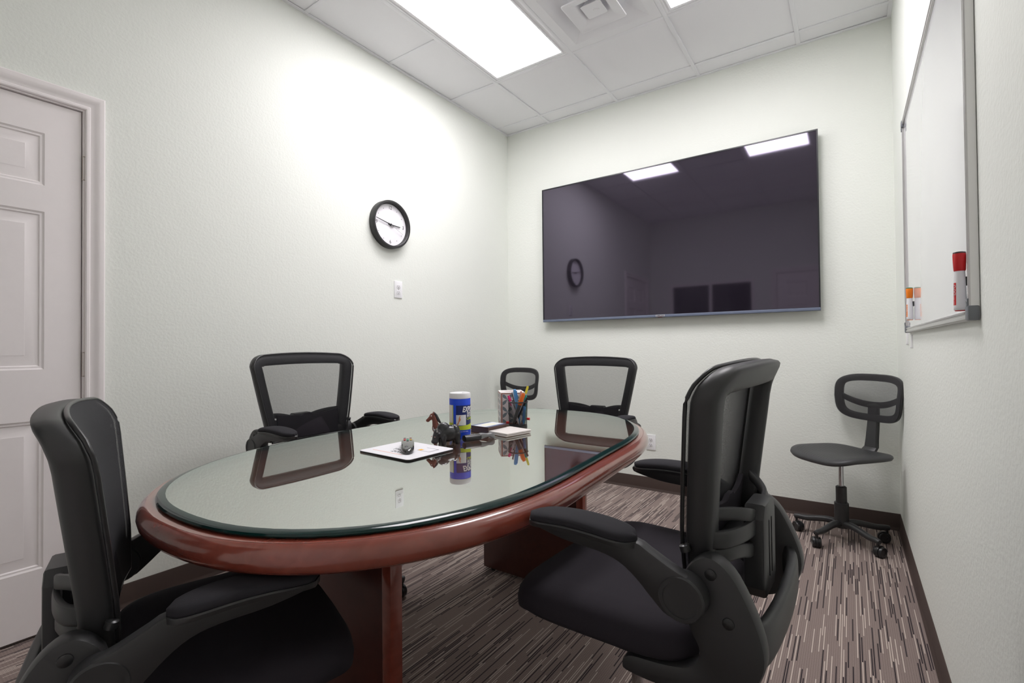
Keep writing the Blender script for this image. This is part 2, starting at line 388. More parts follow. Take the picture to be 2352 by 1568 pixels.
# ceiling lights
def ceiling_light(cell, label):
    x0, x1, y1, y0 = GX[cell] + gw, GX[cell + 1] - gw, GY[2] - gw, GY[4] + gw
    t = empty('ceiling_light', ((x0 + x1) / 2, (y0 + y1) / 2, H)); w, h = x1 - x0, y1 - y0
    bm = new(); rings = []
    for d, z in ((0, .04), (0, .002), (.012, .001), (.013, .006), (.024, .006), (.0255, .001), (.036, .004), (.036, .04)):
        rings.append([(sx * (w / 2 - d), sy * (h / 2 - d), z) for sx, sy in ((1, 1), (-1, 1), (-1, -1), (1, -1))])
    loft(bm, rings, cap=False, closed=True); fin('frame', bm, VENT, t, 30)
    bm = new(); box(bm, (0, 0, .010), (w - .07, h - .07, .006), .001, 1); fin('diffuser', bm, LIGHTP, t)
    bm = new(); box(bm, (0, 0, .03), (w - .09, h - .09, .03), .002, 1); fin('housing', bm, VENT, t)
    tag(t, label, 'ceiling light', 'lit panels in the ceiling')
ceiling_light(1, 'bright rectangular ceiling light panel nearest the clock wall')
ceiling_light(3, 'bright rectangular ceiling light panel nearest the whiteboard wall')

# air diffuser
t = empty('air_diffuser', ((GX[2] + GX[3]) / 2, (GY[2] + GY[3]) / 2, H))
def sqring(bm, prof):
    loft(bm, [[(sx * a, sy * a, z) for sx, sy in ((1, 1), (-1, 1), (-1, -1), (1, -1))] for a, z in prof], cap=False, closed=True)
def sqround(bm, prof, r=.012):
    loft(bm, [[(x, y, z) for x, y in rrect(2 * a, 2 * a, min(r, a * .4), 4)] for a, z in prof], cap=False, closed=True)
bm = new(); sqring(bm, [(.292, .001), (.292, .006), (.238, .005), (.17, .040), (.14, .060), (.13, .060), (.165, .036), (.236, .0005)]); fin('face_plate', bm, VENT, t, 25)
bm = new(); sqround(bm, [(.132, -.024), (.139, -.022), (.140, -.016), (.120, -.004), (.078, .030), (.060, .055), (.055, .055), (.070, .014), (.086, -.008)], .014); fin('louver_ring', bm, VENT, t, 50)
bm = new(); loft(bm, [[(x, y, z) for x, y in rrect(2 * a, 2 * a, .010, 4)] for a, z in ((.025, .05), (.056, -.004), (.059, -.008), (.057, -.011), (.010, -.011))]); fin('centre_plate', bm, VENT, t, 25)
bm = new(); span(bm, (-.22, -.22, .061), (.22, .22, .063)); fin('plenum', bm, mat('vent_inside', (150, 150, 152), .8), t)
bm = new(); cyl(bm, (.0, .0, -.0105), (0, 0, -.013), .006); box(bm, (.016, .0, -.0118), (.03, .012, .002), .0008, rot=Matrix.Rotation(.7, 3, 'Z')); fin('adjuster', bm, WHITE, t)
tag(t, 'white square air diffuser with nested louvers between the ceiling lights', 'air vent')

# six-panel doors
PZ = [(.254, .812), (1.005, 1.607), (1.707, 1.908)]
def six_panel_door(name, to3, u0, u1, label, hinge_u, flip):
    """to3(u, z, d): d = distance out of the wall into the room"""
    w = u1 - u0; st = .111; cs = .10; pw = (w - 2 * st - cs) / 2
    cols = [(u0 + st, u0 + st + pw), (u1 - st - pw, u1 - st)]
    bm = new(); slab_with_holes(bm, u0 + .002, u1 - .003, .012, D_Z - .003, [(a, b, z0, z1) for a, b in cols for z0, z1 in PZ], to3, -.012, -.047)
    d = tag(fin(name, bm, DOORP, ang=30), label, 'door', kind='structure')
    for a, b in cols:
        for z0, z1 in PZ:
            bm = new(); rings = []
            for ins, dep in ((0, -.013), (.006, -.0165), (.012, -.0165), (.016, -.021), (.024, -.021), (.052, -.0145), (.054, -.0135)):
                rings.append([to3(a + ins, z0 + ins, dep), to3(b - ins, z0 + ins, dep), to3(b - ins, z1 - ins, dep), to3(a + ins, z1 - ins, dep)])
            rings = [[to3(a, z0, -.04), to3(b, z0, -.04), to3(b, z1, -.04), to3(a, z1, -.04)]] + rings
            loft(bm, rings); fin('panel', bm, DOORP, d, 20)
    for z in (.23, 1.02, 1.805):
        bm = new(); s = 1 if flip else -1
        cyl(bm, to3(hinge_u + .004 * s * -1, z - .045, -.006), to3(hinge_u + .004 * s * -1, z + .045, -.006), .0062, seg=12)
        for zz in (z - .047, z + .047): cyl(bm, to3(hinge_u + .004 * s * -1, zz - .002, -.006), to3(hinge_u + .004 * s * -1, zz + .002, -.006), .0072, seg=12)
        fin('hinge', bm, STEEL, d)
    ku = u0 + .07 if hinge_u > (u0 + u1) / 2 else u1 - .07
    bm = new(); c = Vector(to3(ku, .96, -.012)); n = Vector(to3(ku, .96, 1)) - Vector(to3(ku, .96, 0))
    lathe(bm, [(.032, 0), (.032, .006), (.012, .009), (.012, .03), (.026, .04), (.027, .055), (.018, .064), (0, .066)], 24, c, n); fin('door_knob', bm, STEEL, d)
    return d
def casing(name, to3, u0, u1, zt, label):
    """door casing with a stepped profile, plus the jamb lining"""
    prof = [(.0, .0), (.0, .008), (.004, .0105), (.012, .0105), (.015, .008), (.030, .011), (.038, .016), (.046, .018), (.056, .018), (.060, .015), (.060, .0)]
    bm = new(); o = .006
    rings = [[to3(u0 - o - p, 0, d) for p, d in prof], [to3(u0 - o - p, zt + o + p, d) for p, d in prof], [to3(u1 + o + p, zt + o + p, d) for p, d in prof], [to3(u1 + o + p, 0, d) for p, d in prof]]
    loft(bm, rings)
    t = tag(fin(name, bm, DOORP, ang=25), label, 'door trim', kind='structure')
    bm = new()
    for a, b in (((u0 - JB, 0), (u0, zt + JB)), ((u1, 0), (u1 + JB, zt + JB)), ((u0, zt), (u1, zt + JB))):
        p, q = to3(a[0], a[1], 0), to3(b[0], b[1], -.12); span(bm, p, q)
    fin('jamb', bm, DOORP, t)
    bm = new()
    for a, b in (((u0, 0), (u0 + .012, zt)), ((u1 - .012, 0), (u1, zt)), ((u0, zt - .012), (u1, zt))):
        span(bm, to3(a[0], a[1], -.050), to3(b[0], b[1], -.085))
    fin('door_stop', bm, DOORP, t)
L3 = lambda u, z, d: (d, u, z)
B3 = lambda u, z, d: (u, YR + d, z)
six_panel_door('door_1', L3, D_Y0, D_Y1, 'white six-panel door with nickel hinges in the left wall', D_Y1, False)
casing('trim_1', L3, D_Y0, D_Y1, D_Z, 'white moulded casing around the left wall door')
six_panel_door('door_2', B3, R_X0, R_X1, 'white six-panel door in the wall behind the camera', R_X1, False)
casing('trim_2', B3, R_X0, R_X1, D_Z, 'white moulded casing around the rear door')
bm = new(); slab_with_holes(bm, WN[0], WN[1], WN[2], WN[3], [(WN[0] + .04, .855, WN[2] + .04, WN[3] - .04), (.895, WN[1] - .04, WN[2] + .04, WN[3] - .04)], B3, .006, -.10)
wn = tag(fin('window_1', bm, DOORP, ang=30), 'dark two-pane window in the wall behind the camera', 'window', kind='structure')
for a, b in ((WN[0] + .04, .855), (.895, WN[1] - .04)):
    bm = new(); span(bm, (a, YR - .05, WN[2] + .04), (b, YR - .04, WN[3] - .04)); fin('pane', bm, DARKGLASS, wn)

# ------------------------------------------------------------------ conference table
TC, TA, TS, TB, TN, TROT, TSH = (1.428, -2.319), .486, .205, .636, 2.31, .027, -.041
def outline(off, n=120):
    P = []
    for k in range(n * 4):
        a = 2 * PI * k / (n * 4); c, s = math.cos(a), math.sin(a)
        x = TA * math.copysign(abs(c) ** (2 / TN), c); y = math.copysign(1, s) * (TS + TB * abs(s) ** (2 / TN)) if abs(s) > 1e-9 else 0
        x += TSH * y
        P.append(Vector((TC[0] + x * math.cos(TROT) - y * math.sin(TROT), TC[1] + x * math.sin(TROT) + y * math.cos(TROT))))
    # resample evenly by arc length
    L = [0]
    for i in range(len(P)): L.append(L[-1] + (P[(i + 1) % len(P)] - P[i]).length)
    out = []; i = 0
    for k in range(n):
        t = L[-1] * k / n
        while L[i + 1] < t: i += 1
        f = (t - L[i]) / max(1e-9, L[i + 1] - L[i]); out.append(P[i].lerp(P[(i + 1) % len(P)], f))
    res = []
    for k in range(n):
        d = (out[(k + 1) % n] - out[k - 1]).normalized(); res.append(out[k] + Vector((d.y, -d.x)) * off)
    return res
def rings_at(spec, base): return [[(p.x - base[0], p.y - base[1], z - base[2]) for p in outline(o)] for o, z in spec]
tb = (TC[0], TC[1], 0)
table = empty('conference_table', tb)
bm = new()
loft(bm, rings_at([(-.10, .700), (.030, .700), (.034, .7015), (.043, .707), (.049, .716), (.051, .7265), (.049, .737), (.0435, .746), (.037, .7515), (.0335, .753), (.0315, .7525), (.029, .753), (-.10, .753)], tb))
fin('tabletop', bm, WOOD, table, 30)
for yc in (-1.70, -2.75):
    bm = new(); span(bm, (1.035 - tb[0], yc - tb[1], .012), (1.540 - tb[0], yc + .035 - tb[1], .700), .0015)
    pd = fin('pedestal', bm, WOODD, table)
    bm = new(); span(bm, (1.540 - tb[0], yc - .002 - tb[1], .012), (1.572 - tb[0], yc + .037 - tb[1], .700), .002); fin('edge_post', bm, WOOD, pd)
    for x in (1.08, 1.30, 1.52):
        bm = new(); cyl(bm, (x - tb[0], yc + .0175 - tb[1], 0), (x - tb[0], yc + .0175 - tb[1], .013), .012, seg=12); fin('glide', bm, BLK2, pd)
#bm = new(); span(bm, (1.29 - tb[0], -2.715 - tb[1], .25), (1.315 - tb[0], -1.70 - tb[1], .55), .002); fin('modesty_panel', bm, WOODD, table)
tag(table, 'oval cherry wood conference table with rounded edge and panel pedestals', 'table')
GT = .765
gb = (TC[0], TC[1], .753)
bm = new(); R = rings_at([(.004, .7531), (.012, .7535), (.0165, .7555), (.0180, .7585), (.0155, .7618), (.009, .7642), (.0, .765)], gb)
V = [[bm.verts.new(p) for p in r] for r in R]; n = len(V[0])
for i in range(len(V) - 1):
    for j in range(n): bm.faces.new((V[i][j], V[i][(j + 1) % n], V[i + 1][(j + 1) % n], V[i + 1][j])).material_index = 1
bm.faces.new(V[0]).material_index = 2; bm.faces.new(V[-1]).material_index = 0
gt = fin('glass_tabletop', bm, [GLASS, EDGE, CLEAR], None, 30, gb)
for p in gt.data.polygons:
    if p.material_index != 1: p.use_smooth = False
tag(gt, 'oval clear green glass sheet covering the conference table', 'glass top')

# ------------------------------------------------------------------ mesh-back office chair
ZB, ZT = .655, 1.068
def yfront(z):
    P = [(.60, -.150), (.66, -.150), (.75, -.156), (.87, -.172), (1.0, -.190), (1.04, -.203), (1.08, -.226), (1.1, -.24)]
    for (a, ya), (b, yb) in zip(P, P[1:]):
        if z <= b: return ya + (yb - ya) * (z - a) / (b - a)
    return P[-1][1]
def hw(z):
    h = .182 + (.246 - .182) * min(1, max(0, (z - .66) / .36)) ** .85
    r = .062; e = z - (ZT - r)
    if e > 0: h -= r - math.sqrt(max(0, r * r - e * e))
    return h
def bsurf(x, z, d=0.):
    """point on the back surface; d = distance behind the mesh"""
    u = x / .25; arch = .016 * (1 - u * u) * max(0, min(1, (z - .95) / .12))
    return Vector((x, yfront(z) - .034 * (1 - min(1, u * u)) - d, z + arch))
def back_outline():
    zs = [ZB + (ZT - .062 - ZB) * k / 14 for k in range(15)] + [ZT - .062 + .062 * math.sin(PI / 2 * k / 8) for k in range(1, 9)]
    right = [(hw(z), z) for z in zs]
    top = [(hw(ZT) * (1 - 2 * k / 12), ZT) for k in range(1, 12)]
    left = [(-x, z) for x, z in reversed(right)]
    bot = [(-hw(ZB) * (1 - 2 * k / 10), ZB) for k in range(1, 10)]
    return right + top + left + bot
def ring_frame(bm, wid, dep, front, n=14):
    O = [Vector(p) for p in back_outline()]; m = len(O); rings = []
    for i in range(m):
        d = (O[(i + 2) % m] - O[i - 2]).normalized(); nn = Vector((-d.y, d.x))
        ring = []
        w = wid * (1.12 if O[i].y > ZT - .02 else 1)
        for k in range(n):
            a = 2 * PI * k / n; c, s = math.cos(a), math.sin(a)
            c = math.copysign(abs(c) ** .55, c); s = math.copysign(abs(s) ** .55, s)
            q = O[i] + nn * (w / 2 + w / 2 * c * (1 if s > 0 else .93)); ring.append(bsurf(q.x, q.y, front + dep / 2 - dep / 2 * s))
        rings.append(ring)
    loft(bm, rings, closed=True)
def caster(bm, c, ang, r=.027):
    """twin-wheel caster centred over c"""
    ax = Vector((math.cos(ang), math.sin(ang), 0)); tv = Vector((-ax.y, ax.x, 0)); c = Vector(c)
    off = tv * .014
    for s in (-1, 1):
        lathe(bm, [(r * .55, 0), (r * .9, .001), (r, .004), (r, .013), (r * .9, .0165), (r * .5, .0165), (r * .48, .014)], 20, c + off + ax * (s * .004) + Vector((0, 0, r)), ax * s)
    pts = [c + off + tv * (math.cos(a) * r * 1.12) + Vector((0, 0, r + math.sin(a) * r * 1.12)) for a in [PI * k / 10 - .3 for k in range(11)]]
    lathe(bm, [(r * 1.1, -.006), (r * 1.12, 0), (r * 1.1, .006)], 20, c + off + Vector((0, 0, r * 1.08)), ax)
    cyl(bm, c + Vector((0, 0, r * 1.6)), c + Vector((0, 0, .075)), .0065, seg=10)
def star_base(t, rad, zhub, hubr, rleg, a0, group_mats):
    for k in range(5):
        a = a0 + 2 * PI * k / 5; d = Vector((math.cos(a), math.sin(a), 0)); bm = new()
        P = [d * .02 + Vector((0, 0, zhub)), d * (rad * .35) + Vector((0, 0, zhub + .004)), d * (rad * .75) + Vector((0, 0, zhub - .012)), d * (rad * .96) + Vector((0, 0, .082)), d * (rad + .012) + Vector((0, 0, .078))]
        P = crom(P, 5); m = len(P)
        sweep(bm, P, [rleg[0] + (rleg[1] - rleg[0]) * i / (m - 1) for i in range(m - 1)] + [rleg[1] * .5], 12)
        lg = fin('base_leg', bm, group_mats, t)
        bm = new(); caster(bm, d * rad, a + [.9, 2.3, .2, 1.4, 2.9][k]); fin('caster', bm, BLK2, lg)

def office_chair():
    t = empty('office_chair'); up = []
    def part(name, bm, m, parent=None, ang=40, upper=True):
        o = fin(name, bm, m, parent or t, ang)
        if upper and parent is None: o['up'] = 1
        return o
    # seat cushion
    def seat_out(a, sc_):
        c, s = math.cos(a), math.sin(a); p = 2 / 4.6
        x = math.copysign(abs(c) ** p, c); y = math.copysign(abs(s) ** p, s)
        wx = .240 + .018 * (y + 1) / 2
        yy = .012 + (.238 if y > 0 else .222) * y + (.022 * (1 - x * x) if y > 0 else 0)
        return x * wx * sc_, .012 + (yy - .012) * sc_
    bm = new(); rings = []; nseg = 72
    for sc_, z in ((.55, .487), (.90, .487), (.965, .492), (.995, .505), (1.0, .525), (.985, .543), (.95, .556), (.88, .564), (.75, .566), (.5, .560), (.25, .557), (.02, .556)):
        ring = []
        for k in range(nseg):
            x, y = seat_out(2 * PI * k / nseg, sc_); f = max(0, (y - .10) / .13); ring.append((x, y, z - .020 * f * f * (1 if z > .5 else .2) + .006 * (abs(x) / .25) ** 2))
        rings.append(ring)
    loft(bm, rings); part('seat', bm, FAB, ang=60)
    bm = new(); plate(bm, rrect(.42, .36, .06), lambda p, z: (p[0], p[1] - .0, z), .474, .489, .004); part('seat_pan', bm, BLK)
    bm = new(); box(bm, (0, -.01, .458), (.19, .23, .036), .008); part('tilt_mechanism', bm, BLK)
    bm = new(); sweep(bm, crom([(.08, .03, .458), (.17, .035, .452), (.23, .04, .446)], 5), .005, 8); box(bm, (.245, .041, .445), (.045, .022, .008), .003); part('tilt_lever', bm, BLK2)
    # back
    bm = new(); ring_frame(bm, .047, .050, .004); part('back_frame', bm, BLK, ang=50)
    bm = new(); O = back_outline()
    sweep(bm, [bsurf(x * .992, ZB + (z - ZB) * .995, .001) for x, z in O], .0042, 8, closed=True); part('rim_piping', bm, BLK2, ang=70)
    bm = new(); rows = []; nz, nx = 26, 16
    for j in range(nz + 1):
        z = ZB + .004 + (ZT - .004 - ZB - .004) * j / nz; h = hw(z) - .004
        rows.append([bm.verts.new(bsurf(h * (-1 + 2 * i / nx), z, -.0015)) for i in range(nx + 1)])
    for j in range(nz):
        for i in range(nx): bm.faces.new((rows[j][i], rows[j][i + 1], rows[j + 1][i + 1], rows[j + 1][i]))
    part('mesh_panel', bm, MESH, ang=180)
    # front fabric border (opaque band of the cover) and lower pad
    bm = new(); poly = []
    for k in range(21):
        x = -.150 + .300 * k / 20; poly.append((x, .764 + .018 * (abs(x) / .15) ** 1.5 + (.012 if abs(x) < .026 else 0)))
    poly += [(.146, .662), (0, .655), (-.146, .662)]
    plate(bm, poly, lambda p, t_: bsurf(p[0], p[1], t_), .004, .016, .002); part('lumbar_pad', bm, FAB)
    bm = new(); sweep(bm, crom([(-.185, -.205, .735), (-.165, -.238, .735), (-.11, -.258, .732), (-.04, -.266, .728), (.04, -.266, .728), (.11, -.258, .732), (.165, -.238, .735), (.185, -.205, .735)], 4), 1, 16, flat=(.007, .017)); part('lumbar_band', bm, BLK)
    bm = new(); sweep(bm, crom([(-.180, -.205, .702), (-.16, -.234, .702), (-.11, -.254, .697), (-.05, -.262, .680), (.05, -.262, .680), (.11, -.254, .697), (.16, -.234, .702), (.180, -.205, .702)], 4), 1, 16, flat=(.006, .014)); part('lower_lumbar_band', bm, BLK)
    bm = new(); plate(bm, [(-.056, .60), (-.038, .575), (.038, .575), (.056, .60), (.056, .745), (.038, .772), (-.038, .772), (-.056, .745)], lambda p, t_: (p[0], t_, p[1]), -.245, -.288, .007); sp = part('spine', bm, BLK, ang=25)
    for x in (-.012, .012):
        bm = new(); box(bm, (x, -.2885, .675), (.006, .003, .12), .001); part('spine_ridge', bm, BLK2, sp)
    for s in (-1, 1):
        bm = new(); sweep(bm, crom([(s * .03, -.262, .745), (s * .075, -.262, .760), (s * .12, -.240, .772), (s * .165, -.212, .778)], 5), 1, 10, flat=(.006, .013)); part('back_strut', bm, BLK)
    bm = new(); sweep(bm, crom([(.035, -.235, .70), (.05, -.232, .66), (.06, -.228, .625), (.062, -.220, .60)], 4), [.009] * 6 + [.011, .014, .016, .017, .018, .016, .010], 10); part('height_paddle', bm, BLK)
    bm = new(); sweep(bm, crom([(-.212, -.262, .575), (-.200, -.286, .565), (-.15, -.306, .555), (0, -.312, .550), (.15, -.306, .555), (.200, -.286, .565), (.212, -.262, .575)], 5), 1, 18, flat=(.013, .040)); part('rear_bar', bm, BLK, ang=60)
    # side brackets and flip-up arms
    BR = [(-.056, .476), (-.050, .462), (-.060, .448), (-.126, .446), (-.20, .452), (-.255, .468), (-.295, .495), (-.318, .538), (-.321, .577), (-.306, .628), (-.276, .688), (-.248, .716), (-.222, .722), (-.196, .705), (-.180, .675), (-.178, .62), (-.192, .575), (-.206, .548), (-.203, .522), (-.180, .503), (-.13, .492), (-.075, .486)]
    BR = [(p.x, p.y) for p in crom([(a, b, 0) for a, b in BR], 3, True)]
    AR = [(-.222, .650), (-.208, .684), (-.165, .703), (-.125, .722), (-.095, .734), (.0, .741), (.11, .739), (.149, .733), (.152, .722), (.138, .713), (.064, .699), (-.02, .694), (-.065, .684), (-.100, .662), (-.135, .630), (-.165, .609), (-.205, .618)]
    AR = [(p.x, p.y) for p in crom([(a, b, 0) for a, b in AR], 3, True)]
    for s in (-1, 1):
        bm = new(); plate(bm, BR, lambda p, t_: (s * (t_ + .012 * min(1, max(0, (p[1] - .60) / .1)) * 0), p[0], p[1]), .190, .229, .008); br = part('side_bracket', bm, BLK, ang=30)
        for y, z in ((-.232, .692), (-.262, .612)):
            bm = new(); lathe(bm, [(.011, 0), (.0105, .003), (.008, .0045), (0, .005)], 16, (s * .228, y, z), (s, 0, 0)); part('bolt_cap', bm, BLK2, br)
        bm = new(); lathe(bm, [(.010, 0), (.010, .012), (.007, .014)], 14, (s * .203, -.178, .712), (0, .3, 1)); part('back_pin', bm, BLK2, br)
        bm = new(); plate(bm, AR, lambda p, t_: (s * t_, p[0], p[1]), .236, .262, .005)
        lathe(bm, [(.040, 0), (.043, .004), (.043, .034), (.040, .038), (.033, .038), (.0325, .0365), (0, .0365)], 32, (s * .226, -.188, .648), (s, 0, 0)); ar = part('armrest', bm, BLK, ang=35)
        bm = new(); rings = []
        for k in range(19):
            q = k / 18; y = -.100 + .252 * q; e = 1 - abs(2 * q - 1) ** 5; e = max(e, .0) ** .5; e = max(e, .12); zc = .737 + .010 * math.sin(PI * min(1, q * 1.05)); ring = []
            for a in range(20):
                c, sn = math.cos(2 * PI * a / 20), math.sin(2 * PI * a / 20); c = math.copysign(abs(c) ** .6, c); sn = math.copysign(abs(sn) ** .7, sn)
                ring.append((s * .254 + c * .036 * e, y, zc + sn * (.0145 if sn > 0 else .010) * (.35 + .65 * e)))
            rings.append(ring)
        loft(bm, rings); part('arm_pad', bm, FAB2, ar, 60)
        bm = new(); rings = []
        for k in range(19):
            q = k / 18; y = -.102 + .256 * q; e = max(0, 1 - abs(2 * q - 1) ** 5) ** .5; e = max(e, .12); zc = .726 + .010 * math.sin(PI * min(1, q * 1.05)); rings.append([(s * .254 + cx * .0375 * e, y, zc + dz_) for cx, dz_ in ((-1, .003), (-.9, -.006), (.9, -.006), (1, .003), (.95, .006), (-.95, .006))])
        loft(bm, rings); part('pad_tray', bm, BLK, ar, 40)
    # gas lift and base
    bm = new(); lathe(bm, [(.036, .07), (.036, .115), (.029, .13), (.0265, .14), (.0265, .205), (.024, .21), (.0, .21)], 24); gl = part('gas_lift', bm, BLK2, upper=False)
    bm = new(); cyl(bm, (0, 0, .16), (0, 0, .495), .0140); part('piston', bm, CHROME, gl)
    star_base(t, .285, .098, .04, (.024, .015), 2.2, BLK)
    return t
proto = office_chair()
for c in proto.children:                     # final proportions of seat, back and arms (base stays)
    if c.get('up'):
        for o in (c, *c.children):
            for v in o.data.vertices: v.co.y = .88 * v.co.y - .022; v.co.z = .885 * v.co.z + .103
CH = [  # x, y, rotation, height offset, label
    (2.103, -2.490, 1.523, -.016, 'black mesh-back armchair nearest the camera on the whiteboard side, seen from behind'),
    (.686, -2.285, -1.574, -.004, 'black mesh-back armchair between the table and the clock wall'),
    (1.340, -1.295, 3.141, -.046, 'black mesh-back armchair at the far table end below the television'),
    (1.448, -3.072, -.333, -.080, 'black mesh-back armchair at the near table end beside the white door')]
for i, (x, y, rz, dz, lb) in enumerate(CH):
    o = proto if i == 0 else copy_tree(proto)
    o.location = (x, y, 0); o.rotation_euler = (0, 0, rz); tag(o, lb, 'chair', 'mesh-back armchairs around the table')
    for c in o.children:
        if c.get('up'): c.location.z = dz
for o in bpy.data.objects:
    if 'up' in o: del o['up']

# ------------------------------------------------------------------ small armless task chair
def perforated():
    m = bpy.data.materials.new('perforated_black_plastic'); m.use_nodes = True; nt = m.node_tree; b = nt.nodes['Principled BSDF']
    b.inputs['Roughness'].default_value = .45
    tc = N(nt, 'ShaderNodeTexCoord'); sp = N(nt, 'ShaderNodeSeparateXYZ'); nt.links.new(tc.outputs['Object'], sp.inputs[0])
    u = math_node(nt, 'DIVIDE', sp.outputs['X'], .016); v = math_node(nt, 'DIVIDE', sp.outputs['Y'], .016)
    row = math_node(nt, 'MULTIPLY', math_node(nt, 'MODULO', math_node(nt, 'FLOOR', math_node(nt, 'ADD', v, 100.)), 2.0), .5)
    fu = math_node(nt, 'SUBTRACT', math_node(nt, 'FRACT', math_node(nt, 'ADD', u, row)), .5); fv = math_node(nt, 'SUBTRACT', math_node(nt, 'FRACT', v), .5)
    d = math_node(nt, 'ADD', math_node(nt, 'POWER', math_node(nt, 'ABSOLUTE', fu), 2.0), math_node(nt, 'POWER', math_node(nt, 'ABSOLUTE', math_node(nt, 'MULTIPLY', fv, 1.3)), 2.0))
    hole = math_node(nt, 'LESS_THAN', d, .075)
    lim = math_node(nt, 'LESS_THAN', math_node(nt, 'ADD', math_node(nt, 'POWER', math_node(nt, 'ABSOLUTE', math_node(nt, 'DIVIDE', sp.outputs['X'], .18)), 4.), math_node(nt, 'POWER', math_node(nt, 'ABSOLUTE', math_node(nt, 'DIVIDE', sp.outputs['Y'], .17)), 4.)), 1.0)
    h = math_node(nt, 'MULTIPLY', hole, lim)
    mx = N(nt, 'ShaderNodeMix', data_type='RGBA'); mx.inputs[6].default_value = (*lin((58, 58, 60)), 1); mx.inputs[7].default_value = (*lin((22, 22, 23)), 1); nt.links.new(h, mx.inputs[0]); nt.links.new(mx.outputs[2], b.inputs['Base Color'])
    bp = N(nt, 'ShaderNodeBump'); bp.inputs['Strength'].default_value = .5; bp.inputs['Distance'].default_value = .002; bp.invert = True; nt.links.new(h, bp.inputs['Height']); nt.links.new(bp.outputs['Normal'], b.inputs['Normal'])
    return m
PERF = perforated()
TZ0, TZ1 = .640, .905
def tsurf(x, z, d=0.):
    u = x / .2; v = (z - .77) / .13
    return Vector((x, -.215 + .045 * u * u - .02 * v - .018 * max(0, -v) - d, z))
def tout(n=64):
    out = []
    for k in range(n):
        a = 2 * PI * k / n; c, s = math.cos(a), math.sin(a); p = 2 / 4.2
        x = math.copysign(abs(c) ** p, c); z = math.copysign(abs(s) ** p, s); wv = .205 - .012 * (z - 1) * (z - 1) / 4 * 1.6
        out.append((x * wv, (TZ0 + TZ1) / 2 + z * (TZ1 - TZ0) / 2 - .006 * (x * x) * z))
    return out
def task_chair():
    t = empty('task_chair')
    O = [Vector(p) for p in tout()]; m = len(O)
    bm = new(); rings = []
    for i in range(m):
        d = (O[(i + 1) % m] - O[i - 1]).normalized(); nn = Vector((-d.y, d.x)); ring = []
        for k in range(12):
            a = 2 * PI * k / 12; c, s = math.cos(a), math.sin(a); c = math.copysign(abs(c) ** .6, c); s = math.copysign(abs(s) ** .6, s)
            q = O[i] + nn * (.020 + .020 * c); ring.append(tsurf(q.x, q.y, .010 - .011 * s))
        rings.append(ring)
    loft(bm, rings, closed=True); fin('back_frame', bm, BLK, t, 50)
    bm = new(); c0 = bm.verts.new(tsurf(0, .77, -.003)); mid = [bm.verts.new(tsurf(p.x * .5, .7725 + (p.y - .7725) * .5, -.003)) for p in O]; oo = [bm.verts.new(tsurf(p.x * .985, .7725 + (p.y - .7725) * .985, -.003)) for p in O]
    for i in range(m):
        j = (i + 1) % m; bm.faces.new((c0, mid[i], mid[j])); bm.faces.new((mid[i], oo[i], oo[j], mid[j]))
    fin('mesh_panel', bm, MESH2, t, 180)
    bm = new(); poly = []
    for k in range(17): x = -.185 + .37 * k / 16; poly.append((x, .715 + .055 * (abs(x) / .185) ** 2.2))
    for k in range(17): x = .185 - .37 * k / 16; poly.append((x, .750 + .050 * (abs(x) / .185) ** 2.2))
    plate(bm, poly, lambda p, d: tsurf(p[0], p[1], d), .003, .014, .002); fin('cross_support', bm, BLK, t, 30)
    bm = new(); rings = []
    for z, w, d in ((.735, .030, .016), (.70, .030, .017), (.65, .030, .020), (.60, .031, .022), (.54, .033, .022), (.50, .036, .022), (.478, .040, .024), (.462, .042, .028)):
        y0 = tsurf(0, max(z, .66), .014).y + (.66 - z) * .12 * (1 if z < .66 else 0)
        if z < .49: y0 += .02
        rings.append([(x_, y0 + (y_ - .5) * d, z) for x_, y_ in ((-w, 0), (-w * .8, -.15), (w * .8, -.15), (w, 0), (w, .8), (w * .85, 1), (-w * .85, 1), (-w, .8))])
    loft(bm, rings); fin('back_post', bm, BLK, t, 35)
    def so(a, s_):
        c, s = math.cos(a), math.sin(a); p = 2 / 4.0; x = math.copysign(abs(c) ** p, c); y = math.copysign(abs(s) ** p, s)
        return x * (.212 - .02 * (1 - y) / 2) * s_, y * .195 * s_
    bm = new(); rings = []
    for s_, z in ((.5, .448), (.9, .452), (.97, .456), (1.0, .468), (.985, .478), (.95, .483), (.85, .484), (.6, .480), (.3, .477), (.02, .476)):
        ring = []
        for k in range(56):
            x, y = so(2 * PI * k / 56, s_); f = max(0, (y - .08) / .115); ring.append((x, y, z - .022 * f * f + .012 * (abs(x) / .21) ** 2))
        rings.append(ring)
    loft(bm, rings); fin('seat', bm, PERF, t, 60)
    bm = new(); box(bm, (0, -.03, .442), (.13, .20, .022), .006); fin('seat_plate', bm, BLK2, t)
    bm = new(); lathe(bm, [(.034, .075), (.034, .205), (.031, .208), (.026, .208), (.026, .292), (.020, .297), (.014, .297)], 24); g = fin('gas_lift', bm, BLK, t)
    bm = new(); cyl(bm, (0, 0, .29), (0, 0, .445), .0125); fin('piston', bm, CHROME, g)
    star_base(t, .222, .095, .03, (.019, .0125), 0.55, BLK)
    return t
tp = task_chair(); tp.location = (2.462, -.345, 0); tp.rotation_euler = (0, 0, 2.40)
tag(tp, 'small black armless task chair in the corner below the whiteboard', 'chair', 'armless task chairs in the corners')
t2 = copy_tree(tp); t2.location = (.268, -.46, 0); t2.rotation_euler = (0, 0, 3.02)
tag(t2, 'small black armless task chair in the corner behind the pen cup', 'chair', 'armless task chairs in the corners')

